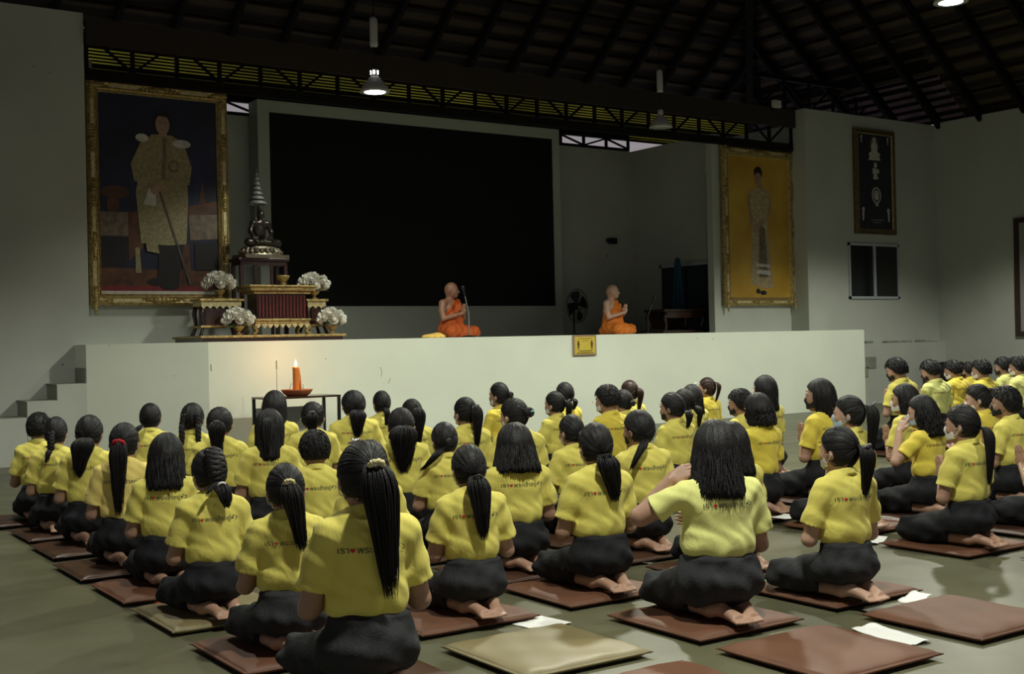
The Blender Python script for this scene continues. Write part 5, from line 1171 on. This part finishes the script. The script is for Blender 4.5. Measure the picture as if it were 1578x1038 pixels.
# seated statue with tiered parasol
t = empty('buddha_statue', (6.74, 16.14, Z+1.175), R(8), label='bronze seated meditation statue on a lotus base above the altar', cat='statue'); t.scale = (1.18, 1.1, 1.08)
mb = MB(); mb.box(-.30, .30, -.17, .17, 0, .05)
mb.lathe([(.29, .05), (.27, .08), (.22, .10), (.24, .13), (.21, .16), (0, .16)], n=32, sy=.6)
for i in range(24): a = i/24*2*PI; mb.tube([(math.cos(a)*.23, math.sin(a)*.14, .05), (math.cos(a)*.27, math.sin(a)*.165, .09), (math.cos(a)*.24, math.sin(a)*.145, .14)], [.02, .03, .006], 6)
mb.build('lotus_base', M['bronze'], t, smooth=False)
s = SDF((-.27, -.22, .14), (.27, .2, .82), .009)
for sd in (-1, 1):
    s.chain([(sd*.07, .03, .235), (sd*.20, -.06, .215)], (.062, .05), .03); s.chain([(sd*.20, -.07, .205), (-sd*.06, -.12, .205)], (.045, .035), .02)
    s.chain([(sd*.105, .0, .47), (sd*.145, -.01, .36), (sd*.10, -.09, .27), (0, -.12, .26)] if sd > 0 else [(sd*.105, .0, .47), (sd*.15, -.02, .36), (sd*.15, -.1, .27), (sd*.13, -.14, .22)], (.034, .028, .022, .02), .02)
s.ell((0, .02, .38), (.085, .06, .13), .03); s.cap((-.09, 0, .475), (.09, 0, .475), .035, .035, .03); s.cap((0, 0, .48), (0, -.005, .54), .03, .028, .02)
s.ell((0, -.01, .585), (.046, .052, .062), .01); s.ell((0, .0, .65), (.028, .028, .03), .02); s.cap((0, 0, .66), (0, 0, .72), .014, .003, .01)
s.ell((.05, -.005, .57), (.008, .012, .03), .005); s.ell((-.05, -.005, .57), (.008, .012, .03), .005)
link('seated_figure', s.mesh('seated_figure', M['darkbronze']), t)
t = empty('tiered_parasol', (6.74, 16.24, Z+1.175), label='silver tiered parasol rising above the seated statue', cat='parasol')
mb = MB(); mb.tube([(0, .05, 0), (0, .05, .85), (0, .0, .86)], .008, 6); mb.build('pole', M['pewter'], t)
zz = .80; rr = .14
for i in range(6):
    mb = MB(); mb.lathe([(0, .055), (rr*.55, .05), (rr*.95, .02), (rr, -.012), (rr*.93, -.012), (rr*.9, .01), (0, .03)], (0, 0, zz), 24); mb.build('tier', M['pewter'], t, smooth=True); zz += .068; rr *= .78
mb = MB(); mb.lathe([(.02, 0), (.026, .02), (.01, .05), (.004, .12), (0, .16)], (0, 0, zz-.01), 12); mb.build('finial', M['pewter'], t, smooth=True)

# flower arrangements
def bloom_mesh(seed):
    rnd = random.Random(seed); mb = MB(); mb.lathe([(0, -.02), (.012, -.015), (.016, 0), (.012, .02), (0, .026)], n=8)
    for ring, (n, r, tl) in enumerate(((4, .018, .2), (6, .028, .55), (7, .036, .95))):
        for k in range(n):
            a = 2*PI*k/n+ring*.4+rnd.uniform(-.1, .1); ca, sa = math.cos(a), math.sin(a); vs = []
            for i in range(5):
                t_ = i/4; ww = .020*math.sin(PI*(.18+.72*t_))*(1+.3*ring)
                rad = .004+r*math.sin(t_*PI/2*(.6+tl*.5)); z_ = -.015+.048*t_*(1-.28*ring)*(1-.3*t_*tl)
                for j in (-1, 0, 1): q = rad-abs(j)*.004; vs.append((ca*q-sa*j*ww, sa*q+ca*j*ww, z_+abs(j)*.002))
            mb.add(vs, [(i*3+j, i*3+j+1, (i+1)*3+j+1, (i+1)*3+j) for i in range(4) for j in (0, 1)])
    return mb.mesh('bloom', M['petal'], True)
BM = [bloom_mesh(i) for i in range(3)]
def flowers(x, y, z, label, seed, sc=1.0, w_=.2):
    rnd = random.Random(seed); t = empty('flower_arrangement', (x, y, z), label=label, cat='flowers', group='white flower arrangements on the altar')
    mb = MB(); mb.lathe([(0, 0), (.055, 0), (.045, .015), (.022, .03), (.025, .05), (.06, .08), (.085, .12), (.08, .125), (0, .11)], n=20); mb.build('vase', M['gold'], t, smooth=True)
    for k in range(19):
        u = k/19; a = k*2.39996; el = math.acos(1-1.15*u); d = Vector((math.sin(el)*math.cos(a), math.sin(el)*math.sin(a)*.8, math.cos(el)))
        o = link('bloom', BM[k % 3], t); o.location = Vector((0, 0, .20))+Vector((d.x*w_*.95, d.y*.14, d.z*.13)); o.rotation_euler = d.to_track_quat('Z', 'Y').to_euler(); q = rnd.uniform(1.6, 2.0); o.scale = (q, q, q)
    mb = MB()
    for k in range(34):
        a = rnd.uniform(0, 2*PI); el = rnd.uniform(-.1, 1.1); L_ = rnd.uniform(.16, .30); d = Vector((math.cos(a)*math.cos(el), math.sin(a)*math.cos(el)*.7, math.sin(el))); p0 = Vector((0, 0, .16)); sd = d.cross(Vector((0, 0, 1))).normalized()
        pts = [p0+d*(L_*i/5)+Vector((0, 0, -.05*(i/5)**2)) for i in range(6)]; vs = []
        for i, p in enumerate(pts): ww = .014*math.sin(PI*(.1+.85*i/5)); vs += [p-sd*ww, p+Vector((0, 0, .004)), p+sd*ww]
        mb.add(vs, [(i*3+j, i*3+j+1, (i+1)*3+j+1, (i+1)*3+j) for i in range(5) for j in (0, 1)])
    mb.build('leaves', M['leaf'], t); return t
flowers(5.95, 15.7, Z+.585, 'white bouquet in gilt vase, upper left of the altar, against the portrait', 1)
flowers(7.36, 15.72, Z+.585, 'white bouquet in gilt vase, upper right of the altar before the screen', 2, w_=.21)
flowers(6.10, 15.42, Z+.085, 'white bouquet in gilt vase, lower left on the platform', 3, w_=.19)
flowers(7.50, 15.46, Z+.085, 'white bouquet in gilt vase, lower right on the platform', 4, w_=.18)

# ---------------------------------------------------------------- monks
def monk(x, y, rz, sc, label, robe, skin):
    t = empty('person', (x, y, Z), R(rz), label, 'person', 'monks seated on the stage'); t.scale = (sc*1.1, sc*1.08, sc*.985)
    L = -.06
    s = SDF((-.46, -.30, -.02), (.46, .52, .90), .007); Rm = headmat(24, 6); head_sdf(s, Rm, L)
    s.ell((0, -.005, .44), (.135, .095, .17), .03); s.ell((0, 0, .24), (.14, .11, .14), .05)
    for sd in (-1, 1):
        s.cap((sd*.03, -.01, .575), (sd*.15, -.005, .55), .05, .052, .03)
        el = (sd*.225, .05, .30); wr_ = (sd*.026, .225, .375)
        s.chain([(sd*.165, -.005, .54), (sd*.205, .01, .42), el], (.055, .047, .04), .025); s.chain([el, wr_], (.042, .027), .012)
        s.chain([(sd*.08, .02, .12), (sd*.27, .22, .085)], (.08, .06), .03); s.chain([(sd*.27, .22, .08), (-sd*.05, .26, .05)], (.055, .04), .02)
    hand_pray(s, L, yo=.035)
    me = s.mesh('body', skin); link('body', me, t)
    s = SDF((-.48, -.30, -.02), (.48, .54, .70), .008)
    s.ell((0, -.004, .44), (.152, .112, .18), .03); s.ell((0, 0, .25), (.165, .135, .17), .06)
    s.cap((-.05, -.01, .565), (-.165, -.005, .548), .062, .068, .03); s.chain([(-.17, -.005, .54), (-.215, .01, .42), (-.235, .04, .32)], (.068, .062, .060), .03)
    s.chain([(-.10, .09, .50), (-.06, .13, .42), (-.05, .12, .2)], (.045, .05, .06), .03)
    # bare right shoulder: cut above a slanting line
    s.cut(lambda x_, y_, z_: (x_*.78+(z_-.47)*.62-.058)+0*y_)
    for sd in (-1, 1):
        s.chain([(sd*.09, .0, .12), (sd*.28, .22, .095)], (.115, .085), .05); s.chain([(sd*.28, .23, .085), (-sd*.06, .27, .06)], (.075, .06), .04)
    s.ell((0, .08, .12), (.22, .2, .1), .05); s.cap((0, -.1, .06), (0, .2, .06), .1, .1, .05)
    s.disp(lambda x_, y_, z_: .006*np.sin(x_*44+z_*38+2*np.sin(y_*18))+.004*np.sin(y_*60-z_*40+1.5*np.sin(x_*30)))
    s.cut(lambda x_, y_, z_: -(z_-.004)+0*x_+0*y_)
    link('robe', s.mesh('robe', robe), t)
    for q_ in EYES: e = link('eye_and_brow', q_, t); e.matrix_local = Matrix.Translation((0, 0, .70+L)) @ Rm.to_4x4() @ Matrix.Scale(HS, 4) @ Matrix.Translation((0, 0, -.70))
    return t
monk(9.77, 15.97, -156, 1.0, 'person with shaved head in orange robe praying at a microphone, left on stage', M['robe'], mat('deep_tan_skin', (.27, .135, .085), .42, noise=.1, nscale=14))
monk(12.98, 15.95, -150, .99, 'person with shaved head in bright orange robe, praying near the yellow sign', M['robe2'], M['skin2'])
s = SDF((-.25, -.15, -.01), (.25, .15, .12), .008); s.ell((0, 0, .02), (.2, .1, .04), .02); s.ell((.07, .01, .04), (.09, .07, .035), .03); s.cut(lambda x, y, z: -(z-.003)+0*x+0*y); s.disp(lambda x, y, z: .005*np.sin(x*60+y*40))
o = link('folded_cloth', s.mesh('folded_cloth', M['gold_cloth'])); o.location = (9.22, 15.55, Z); tag(o, 'crumpled gold cloth on the stage edge behind the left monk', 'cloth')
def mic(x, y, hh, label, lean, m):
    t = empty('microphone_stand', (x, y, Z), label=label, cat='microphone stand')
    mb = MB(); mb.lathe([(0, 0), (.12, 0), (.12, .012), (.02, .03), (0, .03)], n=24); mb.build('base', M['blackm'], t, smooth=False)
    mb = MB(); mb.tube([(0, 0, .02), (0, 0, hh*.62)], .010, 8); mb.build('pole', m, t); mb = MB(); mb.tube([(0, 0, hh*.60), (lean, 0, hh)], .008, 8); mb.build('boom', m, t)
    mb = MB(); d = Vector((lean, 0, hh*.4)).normalized(); p = Vector((lean, 0, hh)); mb.tube([p, p+d*.10, p+d*.11, p+d*.15, p+d*.165], [.012, .018, .027, .027, .012], 10); mb.build('microphone', M['blackm'], t, smooth=True)
mic(9.72, 15.34, .62, 'microphone stand in front of the left monk', -.06, M['greym']); mic(13.50, 15.6, .50, 'low microphone stand right of the second monk', .10, M['blackm'])
# a cable lying on the stage
mb = MB(); mb.tube([(10.3, 15.5, Z+.006), (10.9, 15.6, Z+.006), (11.6, 15.5, Z+.006), (12.2, 15.65, Z+.006)], .006, 6); o = mb.build('cable', M['blackm']); tag(o, 'thin black cable lying on the stage between the monks', 'cable')
# standing fan
t = empty('standing_fan', (14.17, 18.5, Z), R(14), label='black standing fan between the screen and the right monk', cat='fan')
mb = MB(); mb.lathe([(0, 0), (.2, 0), (.2, .02), (.03, .05), (0, .05)], n=24); mb.build('base', M['blackm'], t); mb = MB(); mb.tube([(0, .04, .04), (0, .04, .52)], .02, 8); mb.build('pole', M['blackm'], t)
mb = MB(); mb.tube([(0, -.03, .58), (0, .14, .58)], .07, 12); mb.build('motor', M['blackm'], t, smooth=True)
mb = MB()
for i in range(36):
    a = i/36*2*PI; mb.tube([(math.cos(a)*.05, -.10, .58+math.sin(a)*.05), (math.cos(a)*.2, -.11, .58+math.sin(a)*.2), (math.cos(a)*.33, -.05, .58+math.sin(a)*.33), (math.cos(a)*.2, .05, .58+math.sin(a)*.2)], .003, 4)
for rr, yy in ((.33, -.05), (.2, -.11), (.06, -.10)): mb.tube([(math.cos(i/32*2*PI)*rr, yy, .58+math.sin(i/32*2*PI)*rr) for i in range(33)], .006, 5)
mb.build('cage', M['blackm'], t)
for k in range(4):
    mb = MB(); a = k*PI/2+.3; vs = []
    for i in range(6):
        r_ = .04+.25*i/5; wd = .30+.5*math.sin(i/5*PI*.8)
        for j in range(4): q = a+wd*(j/3-.5)*1.3; vs.append((math.cos(q)*r_, -.05+.02*(j/3-.5)*2, .58+math.sin(q)*r_))
    mb.add(vs, [(i*4+j, i*4+j+1, (i+1)*4+j+1, (i+1)*4+j) for i in range(5) for j in range(3)]); o = mb.build('blade', M['blackm'], t); md = o.modifiers.new('thick', 'SOLIDIFY'); md.thickness = .004
# flag and desk beside the side wall
t = empty('flag', (16.15, 17.75, Z), label='furled blue flag standing beside the dark door', cat='flag')
mb = MB(); mb.tube([(0, 0, 0), (.02, 0, 1.55)], .012, 8); mb.build('pole', M['gold'], t)
mb = MB(); N = 20; vs = []
for i in range(14):
    z_ = .35+1.15*i/13; rb = .035+.085*(1-i/13)**.7
    for k in range(N): a = 2*PI*k/N; q = rb*(1+.3*math.sin(a*5+i*.15)); vs.append((.02+math.cos(a)*q, math.sin(a)*q, z_))
mb.add(vs, [(i*N+k, i*N+(k+1) % N, (i+1)*N+(k+1) % N, (i+1)*N+k) for i in range(13) for k in range(N)]); mb.build('cloth', M['blue_cloth'], t, smooth=True)
t = empty('carved_desk', (15.72, 17.35, Z), label='dark carved low desk in the shade right of the second monk', cat='desk')
mb = MB(); mb.box(-.55, .55, -.3, .3, .42, .47); mb.build('desk_top', M['darkwood'], t, bevel=.008); mb = MB(); mb.box(-.5, .5, -.27, -.24, .3, .42); mb.box(-.5, .5, .24, .27, .1, .42); mb.box(-.62, .62, -.34, .34, .0, .07); mb.build('frame', M['darkwood'], t, bevel=.006)
for sx in (-1, 1):
    for sy in (-1, 1): mb = MB(); mb.tube([(sx*.47, sy*.24, .42), (sx*.5, sy*.25, .3), (sx*.45, sy*.23, .15), (sx*.5, sy*.26, .06)], [.035, .045, .03, .04], 8); mb.build('leg', M['darkwood'], t, smooth=True)
